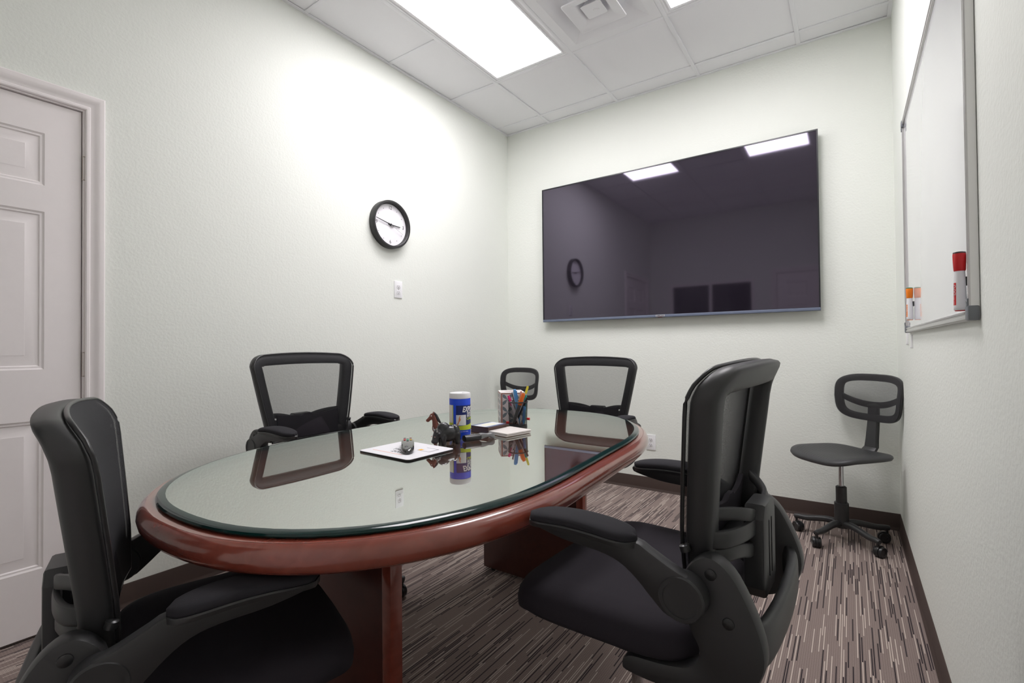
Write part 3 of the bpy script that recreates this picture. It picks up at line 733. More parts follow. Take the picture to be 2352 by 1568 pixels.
# ------------------------------------------------------------------ television
tx0, tx1, tz0, tz1, ty = .398, 2.371, 1.280, 2.395, -.060
tv = empty('television', ((tx0 + tx1) / 2, 0, tz0)); hwid, hh_ = (tx1 - tx0) / 2, tz1 - tz0
bm = new(); span(bm, (-hwid + .004, ty + .006, .004), (hwid - .004, ty + .030, hh_ - .004), .004); fin('back_case', bm, BLK2, tv)
bm = new(); slab_with_holes(bm, -hwid, hwid, 0, hh_, [(-hwid + .008, hwid - .008, .022, hh_ - .008)], lambda u, z, t: (u, t, z), ty - .003, ty + .012); fin('bezel', bm, BEZEL, tv)
bm = new(); span(bm, (-hwid + .007, ty, .02), (hwid - .007, ty + .008, hh_ - .007)); fin('screen', bm, SCREEN, tv)
bm = new(); span(bm, (-hwid + .001, ty - .0065, .001), (hwid - .001, ty - .001, .020), .002); fin('bottom_bar', bm, BARM, tv)
bm = new(); box(bm, (.004, ty - .0075, .012), (.066, .003, .013), .001); lg = fin('logo_plate', bm, mat('logo_grey', (188, 186, 192), .4), tv)
text_obj('logo_lettering', 'SAMSUNG', .0125, INK, lg, lambda x, y, z: (x + .004, ty - .0093 - z, y + .012), bold=.0002)
bm = new(); box(bm, (.004, ty - .0065, .0015), (.032, .006, .006), .0015); fin('sensor', bm, mat('dark_red_sensor', (66, 18, 18), .3), tv)
bm = new(); span(bm, (-.30, ty + .028, .28), (.30, 0, .80), .003); fin('wall_mount', bm, BLK2, tv)
tag(tv, 'large black flat-screen television on the back wall', 'television')

# ------------------------------------------------------------------ wall clock
ck = empty('wall_clock', (0, -1.385, 1.892)); Rk = .158
bm = new(); lathe(bm, [(Rk - .004, 0), (Rk, .002), (Rk, .042), (Rk - .003, .046), (Rk - .014, .046), (Rk - .017, .043), (Rk - .018, .020), (Rk - .03, .016)], 72, axis=(1, 0, 0)); fin('rim', bm, BLK, ck)
bm = new(); cyl(bm, (.002, 0, 0), (.019, 0, 0), Rk - .017, seg=72); face = fin('dial', bm, mat('clock_dial', (238, 236, 241), .4), ck)
def onclock(x, y, z): return (.0194 + z, x, y)       # seen from the room: +y of the wall is to the right
for s, a in (('12', 0), ('3', 3), ('6', 6), ('9', 9)):
    aa = PI / 6 * a; r = .113
    text_obj('numeral', s, .034, INK, face, lambda x, y, z: onclock(x * .86 + math.sin(aa) * r, y + math.cos(aa) * r, z), .0002)
for k in (1, 2, 4, 5, 7, 8, 10, 11):
    bm = new(); aa = PI / 6 * k; cyl(bm, onclock(math.sin(aa) * .113, math.cos(aa) * .113, 0), onclock(math.sin(aa) * .113, math.cos(aa) * .113, .0006), .0024, seg=12); fin('hour_dot', bm, INK, face)
def hand(name, ang, l0, l1, w0, w1, x, m):
    a = math.radians(ang); d = Vector((math.sin(a), math.cos(a))); p = Vector((d.y, -d.x)); bm = new()
    q = [d * -l0 + p * w0, d * -l0 - p * w0, d * l1 - p * w1, d * l1 + p * w1]; loft(bm, [[(x + dx, v.x, v.y) for v in q] for dx in (0, .0012)]); fin(name, bm, m, ck)
hand('hour_hand', 92, .022, .083, .0036, .0026, .024, INK); hand('minute_hand', 282, .026, .125, .0034, .002, .027, INK); hand('second_hand', 116, .03, .115, .0008, .0005, .030, mat('second_hand_grey', (150, 148, 150), .4))
bm = new(); cyl(bm, (.019, 0, 0), (.032, 0, 0), .0065, seg=20); fin('hub', bm, INK, ck)
tag(ck, 'round black-rimmed wall clock with white dial', 'clock')

# ------------------------------------------------------------------ outlets
def outlet(to3, label):
    """to3(u, z, d)"""
    t = empty('wall_outlet'); bm = new(); plate(bm, rrect(.070, .114, .004, 3), lambda p, d: to3(p[0], p[1], d), 0, .006, .002); pl = fin('cover_plate', bm, WHITE, t)
    for zc in (.0195, -.0195):
        bm = new(); poly = [(max(-.0165, min(.0165, .0195 * math.cos(2 * PI * k / 28))), .0145 * math.sin(2 * PI * k / 28) + zc) for k in range(28)]
        plate(bm, poly, lambda p, d: to3(p[0], p[1], d), .0055, .0075, .0006); rc = fin('receptacle', bm, mat('receptacle_white', (228, 227, 230), .35), t)
        for u, w_, h_ in ((-.0062, .0024, .0082), (.0062, .0022, .0066)):
            bm = new(); plate(bm, [(u - w_, zc + .004 - h_ / 2), (u + w_ * .2, zc + .004 - h_ / 2), (u + w_ * .2, zc + .004 + h_ / 2), (u - w_, zc + .004 + h_ / 2)], lambda p, d: to3(p[0], p[1], d), .0074, .0078); fin('slot', bm, SLOT, rc)
        bm = new(); plate(bm, [(.0026 * math.cos(2 * PI * k / 12), zc - .0068 + .0026 * math.sin(2 * PI * k / 12)) for k in range(12)], lambda p, d: to3(p[0], p[1], d), .0074, .0078); fin('ground_hole', bm, SLOT, rc)
    bm = new(); plate(bm, [(.0024 * math.cos(2 * PI * k / 10), .0024 * math.sin(2 * PI * k / 10)) for k in range(10)], lambda p, d: to3(p[0], p[1], d), .0058, .0072); fin('screw', bm, STEEL, t)
    tag(t, label, 'outlet', 'white wall outlets'); return t
o = outlet(lambda u, z, d: (d, u, z), 'white duplex power outlet on the wall below the clock'); o.location = (0, -1.304, 1.470)
o = outlet(lambda u, z, d: (u, -d, z), 'white duplex power outlet low on the back wall under the television'); o.location = (1.287, 0, .357)

# ------------------------------------------------------------------ whiteboard and markers
wy0, wy1, wz0, wz1, wt = -2.165, -.735, 1.124, 2.082, .018
wb = empty('whiteboard', (W, (wy0 + wy1) / 2, wz0)); hl = (wy1 - wy0) / 2; hz = wz1 - wz0
bm = new(); span(bm, (-.011, -hl + .01, .01), (-.002, hl - .01, hz - .01)); fin('writing_surface', bm, BOARD, wb)
def wrail(a, b, vertical):
    bm = new(); prof = [(0, -.001), (0, -wt + .003), (.002, -wt), (.008, -wt), (.0095, -wt + .002), (.013, -wt + .002), (.0145, -wt), (.019, -wt + .001), (.020, -.010), (.020, -.001)]
    rings = []
    for y, z in (a, b):
        rings.append([((d), (y + (p if y < 0 else -p)) if vertical else y, z if vertical else (z + (p if z < hz / 2 else -p))) for p, d in prof])
    loft(bm, rings); fin('frame_rail', bm, ALU, wb, 25)
wrail((-hl, .0), (-hl, hz), True); wrail((hl, 0), (hl, hz), True); wrail((-hl + .02, 0), (hl - .02, 0), False); wrail((-hl + .02, hz), (hl - .02, hz), False)
for sy in (-1, 1):
    for z0, z1 in ((-.002, .030), (hz - .030, hz + .002)):
        bm = new(); y0, y1 = sy * (hl + .002), sy * (hl - .030); span(bm, (-wt - .0025, min(y0, y1), z0), (-.0005, max(y0, y1), z1), .004)
        zz = z1 + .006 if z0 < .1 else z0 - .006
        box(bm, (-wt - .001, sy * (hl - .010), zz), (.003, .012, .018), .001); cc = fin('corner_cap', bm, GREYP, wb)
        bm = new(); lathe(bm, [(.003, 0), (.003, .001), (0, .0015)], 12, (-wt - .0025, sy * (hl - .010), zz + .002), (-1, 0, 0)); fin('screw', bm, CHROME, cc)
tag(wb, 'large glossy whiteboard with aluminium frame on the right wall', 'whiteboard')
def whiteboard_marker(y, z, cap, cap_end, tilt, label, band, ring=None, facing=0.):
    t = empty('dry_erase_marker', (W - .011 - .0126, y, z)); t.rotation_euler = (tilt, 0, facing)
    bm = new(); lathe(bm, [(.0, 0), (.0095, 0), (.0112, .002), (.0114, .010), (.0100, .070), (.0092, .086), (.0090, .090)], 24); body = fin('barrel', bm, WHITE, t)
    bm = new(); lathe(bm, [(.0, -.0015), (.0092, -.0012), (.0100, .0005), (.0098, .003)], 24); fin('end_plug', bm, cap, t)
    bm = new(); lathe(bm, [(.0095, .088), (.0105, .090), (.0114, .112), (.0116, .124), (.0112, .127)], 24); fin('cap', bm, cap, t)
    bm = new(); lathe(bm, [(.0112, .1268), (.0108, .1300), (.006, .1315), (0, .1315)], 24); fin('cap_top', bm, cap_end, t)
    def cylp(a0, a1, z0, z1, r, m, name, par):
        bm = new(); rows = [[(r_ * math.cos(a0 + (a1 - a0) * k / 8), r_ * math.sin(a0 + (a1 - a0) * k / 8), zz) for k in range(9)] for zz, r_ in ((z0, r), (z1, r - (z1 - z0) * .020))]
        R_ = [[bm.verts.new(p) for p in q] for q in rows]
        for k in range(8): bm.faces.new((R_[0][k], R_[0][k + 1], R_[1][k + 1], R_[1][k]))
        return fin(name, bm, m, par)
    a = math.radians(205)
    lb = cylp(a - .35, a + .35, .012, .062, .01150, band, 'print_band', body)
    text_obj('lettering', 'EXPO', .0095, WHITE, lb, lambda x, y_, z_: ((.0117 - (x + .025) * .02) * math.cos(a - y_ / .0115), (.0117 - (x + .025) * .02) * math.sin(a - y_ / .0115), x + .046), .00005, bold=.0002)
    text_obj('small_lettering', 'LOW ODOR', .0042, WHITE, lb, lambda x, y_, z_: (.0118 * math.cos(a - y_ / .0115), .0118 * math.sin(a - y_ / .0115), x + .024), .00005)
    bm = new(); span(bm, (.009, -.004, .055), (.0125, .004, .075), .001); fin('magnet', bm, INK, t)
    tag(t, label, 'marker', 'markers stuck on the whiteboard')
RED = mat('marker_red', (205, 24, 30), .35); ORANGE = mat('marker_orange', (246, 132, 22), .35); GREEN = mat('marker_green', (20, 104, 58), .4); DRED = mat('marker_dark_cap', (62, 40, 42), .5)
whiteboard_marker(-2.108, 1.146, RED, DRED, 0.0, 'white dry-erase marker with red cap on the near edge of the whiteboard', RED)
whiteboard_marker(-1.02, 1.170, ORANGE, GREEN, 0.0, 'white dry-erase marker with orange cap at the far end of the whiteboard', ORANGE)
for i, (y, z) in enumerate(((-.640, 1.098), (-.83, 1.083))):
    t = empty('plastic_strip', (W, y, z)); bm = new(); plate(bm, rrect(.018, .060, .003, 3), lambda p, d: (-d, p[0], p[1]), 0, .007, .001); fin('strip_body', bm, WHITE, t)
    bm = new(); plate(bm, rrect(.018, .006, .001, 2), lambda p, d: (-d, p[0], p[1] - .026), .007, .010); fin('lip', bm, WHITE, t)
    tag(t, ('small white plastic strip on the wall nearer the television, beside the whiteboard corner', 'small white plastic strip on the wall directly under the far whiteboard corner')[i], 'plastic strip', 'white plastic strips on the wall')

# ------------------------------------------------------------------ things on the table
def toward_cam(x, y): return math.atan2(CAM.y - y, CAM.x - x)
# mouse pad
MP = [(1.318, -2.631), (1.529, -2.646), (1.521, -2.466), (1.295, -2.455)]
mc = (sum(p[0] for p in MP) / 4, sum(p[1] for p in MP) / 4); mrot = -.04
mpad = empty('mouse_pad', (mc[0], mc[1], GT), mrot)
bm = new(); plate(bm, rrect(.222, .182, .012, 5), lambda p, t: (p[0], p[1], t), 0.0002, .0042, .0006); fin('rubber_base', bm, mat('black_rubber', (32, 30, 31), .8), mpad)
bm = new(); plate(bm, rrect(.221, .181, .012, 5), lambda p, t: (p[0], p[1], t), .0042, .0050); fin('cloth_top', bm, mat('pad_white', (232, 231, 236), .7), mpad)
PT = .0051
ink_o = mat('pad_orange', (226, 120, 60), .7); ink_p = mat('pad_peach', (236, 178, 160), .7); ink_y = mat('pad_amber', (240, 180, 50), .7)
text_obj('lettering', 'THE B', .022, INK, mpad, lambda x, y, z: (x - .042, y - .015, PT + z), .0001, bold=.0003, align='LEFT')
text_obj('lettering', 'ZONE', .020, INK, mpad, lambda x, y, z: (x - .022, y - .038, PT + z), .0001, bold=.0003, align='LEFT')
for nm, c, s, m in (('print_line', (-.02, -.058), (.13, .003), ink_p), ('print_mark', (-.005, .008), (.024, .016), ink_o), ('print_mark', (.038, .022), (.014, .014), ink_y), ('print_frame', (.057, .052), (.050, .0012), INK), ('print_frame', (.057, .012), (.050, .0012), INK), ('print_frame', (.082, .032), (.0024, .041), INK)):
    bm = new(); box(bm, (c[0], c[1], PT), (s[0], s[1], .0002)); fin(nm, bm, m, mpad)
tag(mpad, 'white mouse pad with black edge and printed logo on the glass', 'mouse pad')
# remote control
rc = empty('remote_control', (1.415, -2.545, GT + .0054), toward_cam(1.415, -2.545) + PI / 2 + .0)
bm = new(); rings = []
for k in range(17):
    q = k / 16; y = -.078 + .156 * q; e = max(.3, (1 - abs(2 * q - 1) ** 6) ** .5); wv = (.0185 + .0015 * q) * e; h = .020 * (.75 + .25 * math.sin(PI * q)) * (.6 + .4 * e) + .004 * q
    rings.append([(math.copysign(abs(math.cos(a)) ** .6, math.cos(a)) * wv, y, h / 2 + math.copysign(abs(math.sin(a)) ** .7, math.sin(a)) * h / 2) for a in [2 * PI * i / 20 for i in range(20)]])
loft(bm, rings); fin('body', bm, mat('remote_black', (28, 28, 29), .12, coat=.5), rc, 50)
for (x, y), col in zip([(-.009, .030), (0, .030), (.009, .030), (-.009, .044), (0, .044), (.009, .044), (0, .012), (-.009, .058), (.009, .058)], [(196, 60, 60), (70, 190, 150), (235, 190, 80), (150, 70, 70), (90, 90, 95), (120, 120, 125), (70, 70, 74), (110, 110, 112), (140, 60, 60)]):
    bm = new(); box(bm, (x, y, .0218), (.0068, .0085, .003), .0010); fin('button', bm, mat('button_%d_%d_%d' % col, col, .4), rc)
tag(rc, 'black remote control with coloured buttons on the mouse pad', 'remote control')

# cleaning-wipe canister
cx, cy = 1.404, -2.293; can = empty('wipes_canister', (cx, cy, GT), toward_cam(cx, cy)); CR = .0362
CB = mat('canister_blue', (22, 76, 222), .35); CN = mat('label_navy', (16, 38, 110), .35, noise=(60, .5)); CLm = mat('label_lime', (200, 216, 48), .4); SKIN = mat('label_skin', (226, 150, 100), .5)
bm = new(); lathe(bm, [(0, .0003), (CR - .003, .0003), (CR - .0005, .003), (CR - .0005, .014), (CR, .016), (CR, .134), (CR - .001, .136), (0, .136)], 48); body = fin('body', bm, CB, can)
bm = new(); lathe(bm, [(CR - .001, .1345), (CR + .0005, .136), (CR + .0005, .150), (CR - .0015, .1535), (CR - .006, .1545), (CR - .008, .1535), (0, .1535)], 48); fin('lid', bm, WHITE, can)
bm = new(); lathe(bm, [(0, .1530), (.009, .1530), (.009, .1552), (.007, .156), (0, .156)], 20, (.012, .016, 0)); fin('flip_cap', bm, WHITE, can)
def cp(deg, z, r=0.): a = math.radians(deg); return ((CR + r) * math.cos(a), (CR + r) * math.sin(a), z)
def cpatch(name, d0, d1, zlo, zhi, m, r, par, curve=0.):
    bm = new(); n_ = 24; A = []; B = []
    for k in range(n_ + 1):
        q = k / n_; dd = d0 + (d1 - d0) * q; A.append(bm.verts.new(cp(dd, zlo, r))); B.append(bm.verts.new(cp(dd, zhi + curve * q * q, r)))
    for k in range(n_): bm.faces.new((A[k], A[k + 1], B[k + 1], B[k]))
    return fin(name, bm, m, par)
# degrees: 0 faces the camera, positive to the right of the picture
lab = cpatch('label', -21, 118, .030, .113, CN, .0003, body)
cpatch('label_lime_band', -21, 118, .030, .044, CLm, .0006, lab, .012)
cpatch('label_paper', -21, 33, .046, .081, mat('label_white', (240, 240, 244), .4), .0005, lab)
bm = new(); hp = [(-20, .040), (-14, .052), (-8, .060), (-6, .070), (-2, .078), (2, .079), (0, .070), (4, .068), (2, .062), (-5, .057), (-12, .044)]
vs = [bm.verts.new(cp(a, z, .0009)) for a, z in hp]; bm.faces.new(vs); fin('label_hand', bm, SKIN, lab)
def oncan(deg0, z0, r=.0008): return lambda x, y, z: cp(deg0 + math.degrees(x / CR), z0 + y, r + z)
text_obj('lettering', 'EXPO', .025, WHITE, lab, lambda x, y, z: oncan(12, .0985)(x * .66, y, z), .0001, shear=.3, bold=.0009, align='LEFT')
text_obj('lettering', 'WHITE', .0115, WHITE, lab, oncan(39, .085), .0001, bold=.0003, align='LEFT')
text_obj('lettering', 'BOARD', .0115, WHITE, lab, oncan(39, .077), .0001, bold=.0003, align='LEFT')
text_obj('lettering', 'CARE', .0115, CLm, lab, oncan(37, .067), .0001, bold=.0003, align='LEFT')
text_obj('lettering', 'WHITE BOARD WIPES', .0042, WHITE, body, oncan(-18, .0245), .0001, align='LEFT')
side = cpatch('side_label', -112, -38, .036, .114, mat('label_cream', (236, 236, 226), .4), .0003, body)
cpatch('side_lime', -112, -38, .036, .054, CLm, .0005, side); cpatch('side_lime_edge', -42, -38, .054, .114, CLm, .0005, side)
tag(can, 'blue cleaning-wipes canister with white lid on the glass', 'canister')

# horse and bull figurines (heads to the left of the picture)
def fig(name, x, y, turn): return empty(name, (x, y, GT), toward_cam(x, y) - PI / 2 + turn)   # local -y faces away, +x picture-left after turn
HB = mat('toy_brown', (118, 62, 50), .35, coat=.15, noise=(60, .12)); HM = mat('toy_mane', (52, 50, 54), .5); BB = mat('toy_black', (37, 37, 39), .28, coat=.2)
# local axes: x = picture left (head side), y = towards camera
hx, hy = 1.374, -2.364
hr = empty('horse_figurine', (hx, hy, GT), toward_cam(hx, hy) - PI / 2)
blob('body', [((-.014, 0, .042), (.027, .015, .018)), ((.012, 0, .046), (.016, .014, .020)), ((.014, 0, .052), (.017, 0, .074), .013, .0105), ((.017, 0, .074), (.022, 0, .090), .0105, .009), ((.026, 0, .092), (.011, .0085, .011)),
              ((.030, 0, .088), (.042, 0, .077), .0085, .0065), ((.043, 0, .0755), (.0075, .0065, .0065)), ((.014, .007, .036), (.016, .008, .005), .008, .0065), ((.014, -.007, .036), (.014, -.008, .005), .008, .0065),
              ((-.030, .007, .036), (-.031, .008, .005), .009, .0065), ((-.030, -.007, .036), (-.033, -.008, .005), .009, .0065), ((.022, .006, .102), (.0035, .0025, .007)), ((.022, -.006, .102), (.0035, .0025, .007))], .0016, HB, hr, 3)
blob('mane', [((.020, 0, .104), (.012, 0, .094), .0042, .0055), ((.012, 0, .094), (.002, 0, .074), .0055, .0055), ((.002, 0, .074), (-.006, 0, .062), .0055, .003)], .0014, HM, hr, 3)
blob('tail', [((-.040, 0, .048), (-.048, 0, .020), .005, .004)], .0014, HM, hr, 2)
for s in (-1, 1):
    bm = new(); bmesh.ops.create_icosphere(bm, subdivisions=2, radius=.0022, matrix=Matrix.Translation((.0305, s * .0075, .0935))); fin('eye', bm, WHITE, hr)
hr.scale = (.88, .95, .87); tag(hr, 'brown toy horse with dark mane standing behind the black bull', 'figurine', 'animal figurines on the table')
bx, by = 1.436, -2.400
bl = empty('bull_figurine', (bx, by, GT), toward_cam(bx, by) - PI / 2 + .35)
blob('body', [((-.008, 0, .032), (.036, .0235, .0270)), ((.008, 0, .050), (.021, .018, .019)), ((-.030, 0, .036), (.017, .021, .024)), ((.026, .002, .034), (.016, .016, .018)), ((.032, .004, .028), (.039, .008, .015), .0135, .0105), ((.040, .009, .012), (.012, .011, .0085)),
              ((.012, .012, .026), (.013, .013, .004), .0115, .0092), ((.012, -.012, .026), (.012, -.013, .004), .0115, .0092), ((-.034, .012, .028), (-.035, .013, .004), .012, .0092), ((-.034, -.012, .028), (-.035, -.013, .004), .012, .0092),
              ((.030, .020, .036), (.0050, .007, .0035)), ((.030, -.015, .036), (.0050, .007, .0035))], .0016, BB, bl, 3)
for s in (-1, 1):
    bm = new(); sweep(bm, crom([(.033, .003 + s * .009, .042), (.036, .003 + s * .017, .046), (.038, .003 + s * .018, .053)], 4), [.0034 - .00028 * k for k in range(9)], 8); fin('horn', bm, mat('toy_horn', (150, 148, 146), .4), bl)
bm = new(); sweep(bm, crom([(-.040, 0, .048), (-.045, .002, .035), (-.043, .003, .020)], 5), .0022, 8); fin('tail', bm, BB, bl)
bm = new(); bmesh.ops.create_icosphere(bm, subdivisions=2, radius=.0016, matrix=Matrix.Translation((.0430, .0175, .0270))); fin('eye', bm, mat('toy_eye', (200, 150, 140), .4), bl)
bm = new(); bmesh.ops.create_icosphere(bm, subdivisions=2, radius=.0016, matrix=Matrix.Translation((.0475, .0000, .0270))); fin('eye', bm, mat('toy_eye', (200, 150, 140), .4), bl)
tag(bl, 'glossy black toy bull with lowered head in front of the canister', 'figurine', 'animal figurines on the table')

# black handheld tool with a grey end
p0, p1 = Vector((1.474, -2.354)), Vector((1.506, -2.272)); dd = p1 - p0
tl = empty('handheld_tool', (p0.x, p0.y, GT), math.atan2(dd.y, dd.x))
bm = new(); loft(bm, [[(x, cy_ * w, .0115 + cz * h) for cy_, cz in [(math.cos(2 * PI * k / 24), math.sin(2 * PI * k / 24)) for k in range(24)]] for x, w, h in ((-.001, .011, .008), (0, .0135, .0105), (.005, .0145, .0112), (.055, .0145, .0112), (.058, .0135, .0105))]); bd = fin('barrel', bm, BLK2, tl)
text_obj('lettering', 'EXPO', .0085, WHITE, bd, lambda x, y, z: (.03 - x * 1.0, -y * 1.0 - .001, .0230 + z), .0001)
bm = new(); plate(bm, [(p.x, p.y) for p in crom([(.056, .004, 0), (.056, .021, 0), (.072, .022, 0), (.088, .019, 0), (.104, .020, 0), (.112, .014, 0), (.112, .0008, 0), (.104, .002, 0), (.092, .009, 0), (.076, .008, 0)], 3, True)], lambda p, t: (p[0], t, p[1]), -.010, .010, .003); fin('handle', bm, mat('tool_grey', (128, 128, 130), .5), tl)
tag(tl, 'black barrel-shaped hand tool with grey curved handle beside the canister', 'tool')

# coasters
ct = mat('coaster_print', (206, 206, 208), .4, noise=(30, .15)); cbn = mat('coaster_brown', (92, 64, 50), .6); cblue = mat('coaster_blue', (70, 88, 128), .4)
cc_ = ((1.38 + 1.461 + 1.446 + 1.372) / 4, (-2.198 - 2.204 - 2.086 - 2.094) / 4)
for k in range(6):
    t = empty('brown_coaster', (cc_[0] + random.uniform(-.0015, .0015), cc_[1] + random.uniform(-.0015, .0015), GT + .0003 + .0042 * k), -.05 + random.uniform(-.02, .02))
    bm = new(); plate(bm, rrect(.084, .106, .003, 3), lambda p, z: (p[0], p[1], z), 0, .0033, .0005); fin('board', bm, cbn, t)
    bm = new(); plate(bm, rrect(.083, .105, .003, 3), lambda p, z: (p[0], p[1], z), .0033, .0039); tp_ = fin('printed_face', bm, cblue, t)
    if k == 5:
        bm = new(); plate(bm, rrect(.055, .104, .002, 3), lambda p, z: (p[0] - .0, p[1], z), .0039, .0041); fin('print', bm, mat('coaster_sky', (214, 216, 220), .4), tp_)
        bm = new(); plate(bm, [(.022 * math.cos(2 * PI * q / 24), .034 * math.sin(2 * PI * q / 24)) for q in range(24)], lambda p, z: (p[0], p[1], z), .0041, .0043); fin('print_disc', bm, mat('coaster_cream', (226, 224, 206), .4), tp_)
    ords = ['bottom', 'second from bottom', 'third from bottom', 'third from top', 'second from top', 'top']
    tag(t, ('brown coaster with pale printed picture, top of the stack' if k == 5 else 'thin brown coaster, %s of the stack beside the canister' % ords[k]), 'coaster', 'stack of brown coasters')
wc = ((1.449 + 1.565 + 1.555 + 1.442) / 4, (-2.199 - 2.227 - 2.081 - 2.058) / 4 - .004)
wcm = mat('white_coaster', (222, 216, 212), .5, noise=(40, .04)); wco = mat('coaster_cork', (110, 76, 52), .8)
for k in range(2):
    t = empty('white_coaster', (wc[0] + .002 * k, wc[1] + .001 * k, GT + .0003 + .0062 * k), -.20 + .02 * k)
    bm = new(); plate(bm, rrect(.108, .122, .004, 4), lambda p, z: (p[0], p[1], z), .001, .0060, .0008); fin('tile', bm, wcm, t)
    bm = new(); plate(bm, rrect(.102, .116, .004, 4), lambda p, z: (p[0], p[1], z), 0, .001); fin('cork_pad', bm, wco, t)
    tag(t, ('white square coaster underneath, next to the pen cup', 'white square coaster lying on top of its twin next to the pen cup')[k], 'coaster', 'pair of white coasters')

# tissue box with a patterned face
def pattern_mat():
    m = bpy.data.materials.new('diamond_print'); m.use_nodes = True; nt = m.node_tree; b = nt.nodes['Principled BSDF']; b.inputs['Roughness'].default_value = .5
    tc = N(nt, 'ShaderNodeTexCoord'); sp = N(nt, 'ShaderNodeSeparateXYZ'); nt.links.new(tc.outputs['Object'], sp.inputs[0])
    hor = math_node(nt, 'ADD', sp.outputs['X'], sp.outputs['Y']); P_ = .050
    a = math_node(nt, 'DIVIDE', math_node(nt, 'ADD', hor, sp.outputs['Z']), P_); c = math_node(nt, 'DIVIDE', math_node(nt, 'SUBTRACT', hor, sp.outputs['Z']), P_)
    def band(p, q):
        d = math_node(nt, 'ABSOLUTE', math_node(nt, 'SUBTRACT', math_node(nt, 'FRACT', p), .5)); w = math_node(nt, 'MULTIPLY', math_node(nt, 'ABSOLUTE', math_node(nt, 'SINE', math_node(nt, 'MULTIPLY', math_node(nt, 'SUBTRACT', q, .5), PI))), .17)
        return math_node(nt, 'LESS_THAN', d, w)
    f = math_node(nt, 'MAXIMUM', band(a, c), band(c, a))
    mx = N(nt, 'ShaderNodeMix', data_type='RGBA'); mx.inputs[6].default_value = (*lin((226, 218, 216)), 1); mx.inputs[7].default_value = (*lin((122, 134, 140)), 1); nt.links.new(f, mx.inputs[0]); nt.links.new(mx.outputs[2], b.inputs['Base Color'])
    return m
PAT = pattern_mat(); COPPER = mat('copper_border', (160, 98, 80), .5); BOXW = mat('box_white', (226, 220, 219), .55)
bfl = Vector((1.366, -2.003)); tang = toward_cam(*bfl) + PI / 2 + .10; ux = Vector((math.cos(tang), math.sin(tang))); bs = .098; bd_ = .105
ctr = bfl + ux * (bs / 2) + Vector((-ux.y, ux.x)) * (bd_ / 2); bh = .128
tbx = empty('tissue_box', (ctr.x, ctr.y, GT), tang)
bm = new(); box(bm, (0, 0, bh / 2 + .0002), (bs, bd_, bh), .0015, 1); fin('carton', bm, BOXW, tbx)
for (nx, ny, L) in ((0, -1, bs), (-1, 0, bd_), (1, 0, bd_), (0, 1, bs)):
    hd = bs / 2 if nx else bd_ / 2; n3 = Vector((nx, ny, 0)); t3 = Vector((-ny, nx, 0))
    to = lambda p, t: n3 * (hd + t) + t3 * p[0] + Vector((0, 0, p[1] + bh / 2))
    bm = new(); slab_with_holes(bm, -L / 2 + .002, L / 2 - .002, -bh / 2 + .003, bh / 2 - .003, [(-L / 2 + .0065, L / 2 - .0065, -bh / 2 + .007, bh / 2 - .006)], lambda u, z, t: to((u, z), t), 0, .0004); fin('copper_border', bm, COPPER, tbx)
    bm = new(); plate(bm, rrect(L - .016, bh - .016, .001, 2), to, 0, .0003); fin('patterned_panel', bm, PAT, tbx)
bm = new(); plate(bm, [(.030 * math.cos(2 * PI * k / 24), .018 * math.sin(2 * PI * k / 24)) for k in range(24)], lambda p, z: (p[0], p[1], z), bh, bh + .0006); fin('slot_film', bm, mat('film_mauve', (150, 126, 128), .4), tbx)
for x in (-.034, .034): 
    bm = new(); plate(bm, [(x + .011, 0), (x, .008), (x - .011, 0), (x, -.008)], lambda p, z: (p[0], p[1], z), bh, bh + .0005); fin('top_motif', bm, mat('motif_mauve', (166, 140, 140), .5), tbx)
tag(tbx, 'white tissue box with copper border and grey diamond pattern', 'tissue box')

# wire pen cup with pens
px_, py_ = 1.448, -2.002; cup = empty('pen_cup', (px_, py_, GT), toward_cam(px_, py_)); PR, PH = .0375, .096
bm = new(); seg = 40; A = [bm.verts.new((PR * .93 * math.cos(2 * PI * k / seg), PR * .93 * math.sin(2 * PI * k / seg), .004)) for k in range(seg)]; B = [bm.verts.new((PR * math.cos(2 * PI * k / seg), PR * math.sin(2 * PI * k / seg), PH)) for k in range(seg)]
for k in range(seg): bm.faces.new((A[k], A[(k + 1) % seg], B[(k + 1) % seg], B[k]))
fin('mesh_wall', bm, CUPMESH, cup, 180)
bm = new(); sweep(bm, [(PR * math.cos(2 * PI * k / 40), PR * math.sin(2 * PI * k / 40), PH) for k in range(40)], .0024, 8, closed=True); fin('rim', bm, BLK2, cup)
bm = new(); lathe(bm, [(0, .0003), (PR * .95, .0003), (PR * .96, .003), (PR * .94, .006), (0, .006)], 40); fin('base', bm, BLK2, cup)
bm = new(); cyl(bm, (PR * .9 * math.cos(1.5), PR * .9 * math.sin(1.5), .030), (PR * math.cos(1.45) * 1.22, PR * 1.22 * math.sin(1.45), .030), .0042, .005); fin('red_magnet', bm, RED, cup)
bm = new(); cyl(bm, (PR * .9 * math.cos(-1.6), PR * .9 * math.sin(-1.6), .016), (PR * math.cos(-1.6) * 1.22, PR * 1.22 * math.sin(-1.6), .016), .0042, .005); fin('red_magnet', bm, RED, cup)
tag(cup, 'black wire mesh pen cup full of pens before the tissue box', 'pen cup')
ca = toward_cam(px_, py_)
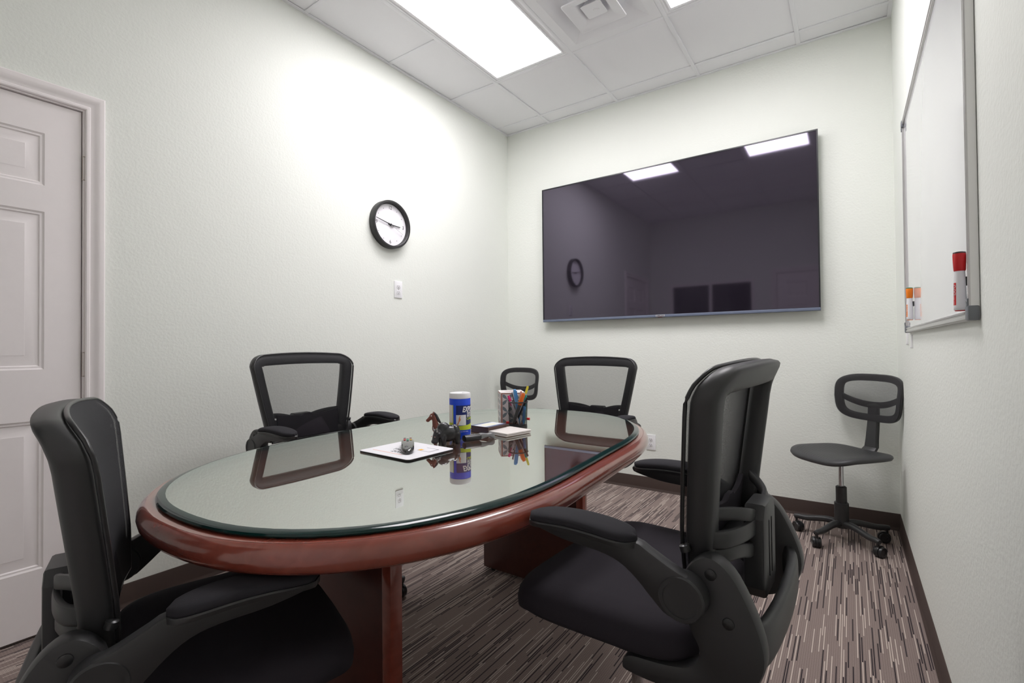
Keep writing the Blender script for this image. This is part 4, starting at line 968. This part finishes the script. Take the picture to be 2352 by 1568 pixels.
def pen(name, b2, t2, length, col, r, label, cat='pen', tip=None, clip=None, cap=None):
    """b2, t2: foot and rim position in cup coordinates (right, toward camera); lands on the cup floor"""
    rv = Vector((-math.sin(ca), math.cos(ca), 0)); cv = Vector((math.cos(ca), math.sin(ca), 0))
    foot = Vector((px_, py_, GT + .0065)) + rv * b2[0] + cv * b2[1]; rim = Vector((px_, py_, GT + PH)) + rv * t2[0] + cv * t2[1]
    d = (rim - foot).normalized(); t = empty(name, foot + Vector((0, 0, r * .5))); t.rotation_euler = d.to_track_quat('Z', 'Y').to_euler()
    mm = mat('pen_%d_%d_%d' % col, col, .35)
    bm = new(); lathe(bm, [(.0008, .0), (r * .45, .006), (r, .018), (r, length - .004), (r * .8, length), (0, length)], 14); fin('barrel', bm, mm, t)
    if cap:
        bm = new(); lathe(bm, [(r * 1.12, length - cap[0]), (r * 1.15, length - .006), (r * .9, length + .001), (0, length + .0015)], 14); fin('cap', bm, mat('cap_%d_%d_%d' % cap[1], cap[1], .35), t)
    if clip:
        bm = new(); box(bm, (r * 1.5, 0, length - .022), (.0016, .004, .036), .0006); box(bm, (r * 1.1, 0, length - .006), (r, .004, .003)); fin('clip', bm, mat('clip_%d_%d_%d' % clip, clip, .3), t)
    tag(t, label, cat, 'pens standing in the wire cup')
pen('pen', (.004, .012), (-.029, -.006), .118, (206, 196, 200), .0046, 'pen with pink cap leaning left in the pen cup', cap=(.022, (214, 30, 110)), clip=(214, 30, 110))
pen('pen', (.010, -.008), (-.013, -.016), .128, (178, 178, 182), .0042, 'thin grey pen behind the pink-capped pen in the cup', clip=(60, 60, 62))
pen('pen', (.006, -.012), (-.006, .004), .138, (104, 170, 222), .0055, 'light blue pen with clip standing upright in the cup', clip=(70, 140, 205), cap=(.040, (96, 166, 224)))
pen('highlighter', (-.020, .018), (.012, .018), .126, (86, 84, 84), .0068, 'dark marker with orange cap crossing the front of the cup', 'pen', cap=(.046, (240, 112, 28)))
pen('pen', (.024, .002), (.029, -.008), .112, (38, 140, 140), .0055, 'teal pen inside the cup behind the orange cap', cap=(.030, (40, 150, 140)))
pen('pencil', (-.004, -.014), (.023, -.020), .152, (222, 206, 190), .0040, 'pale pencil with yellow band standing tallest in the cup', 'pencil', cap=(.030, (236, 220, 60)))
pen('pencil', (-.014, -.024), (.006, -.028), .128, (206, 150, 110), .0038, 'tan pencil with pink end at the back of the cup', 'pencil', cap=(.016, (222, 150, 140)))
pen('pen', (-.012, .002), (.030, .008), .116, (28, 28, 30), .0042, 'black pen leaning right against the cup rim')
pen('pen', (.020, .018), (.026, .022), .072, (70, 130, 190), .0052, 'short blue pen low at the front of the cup')
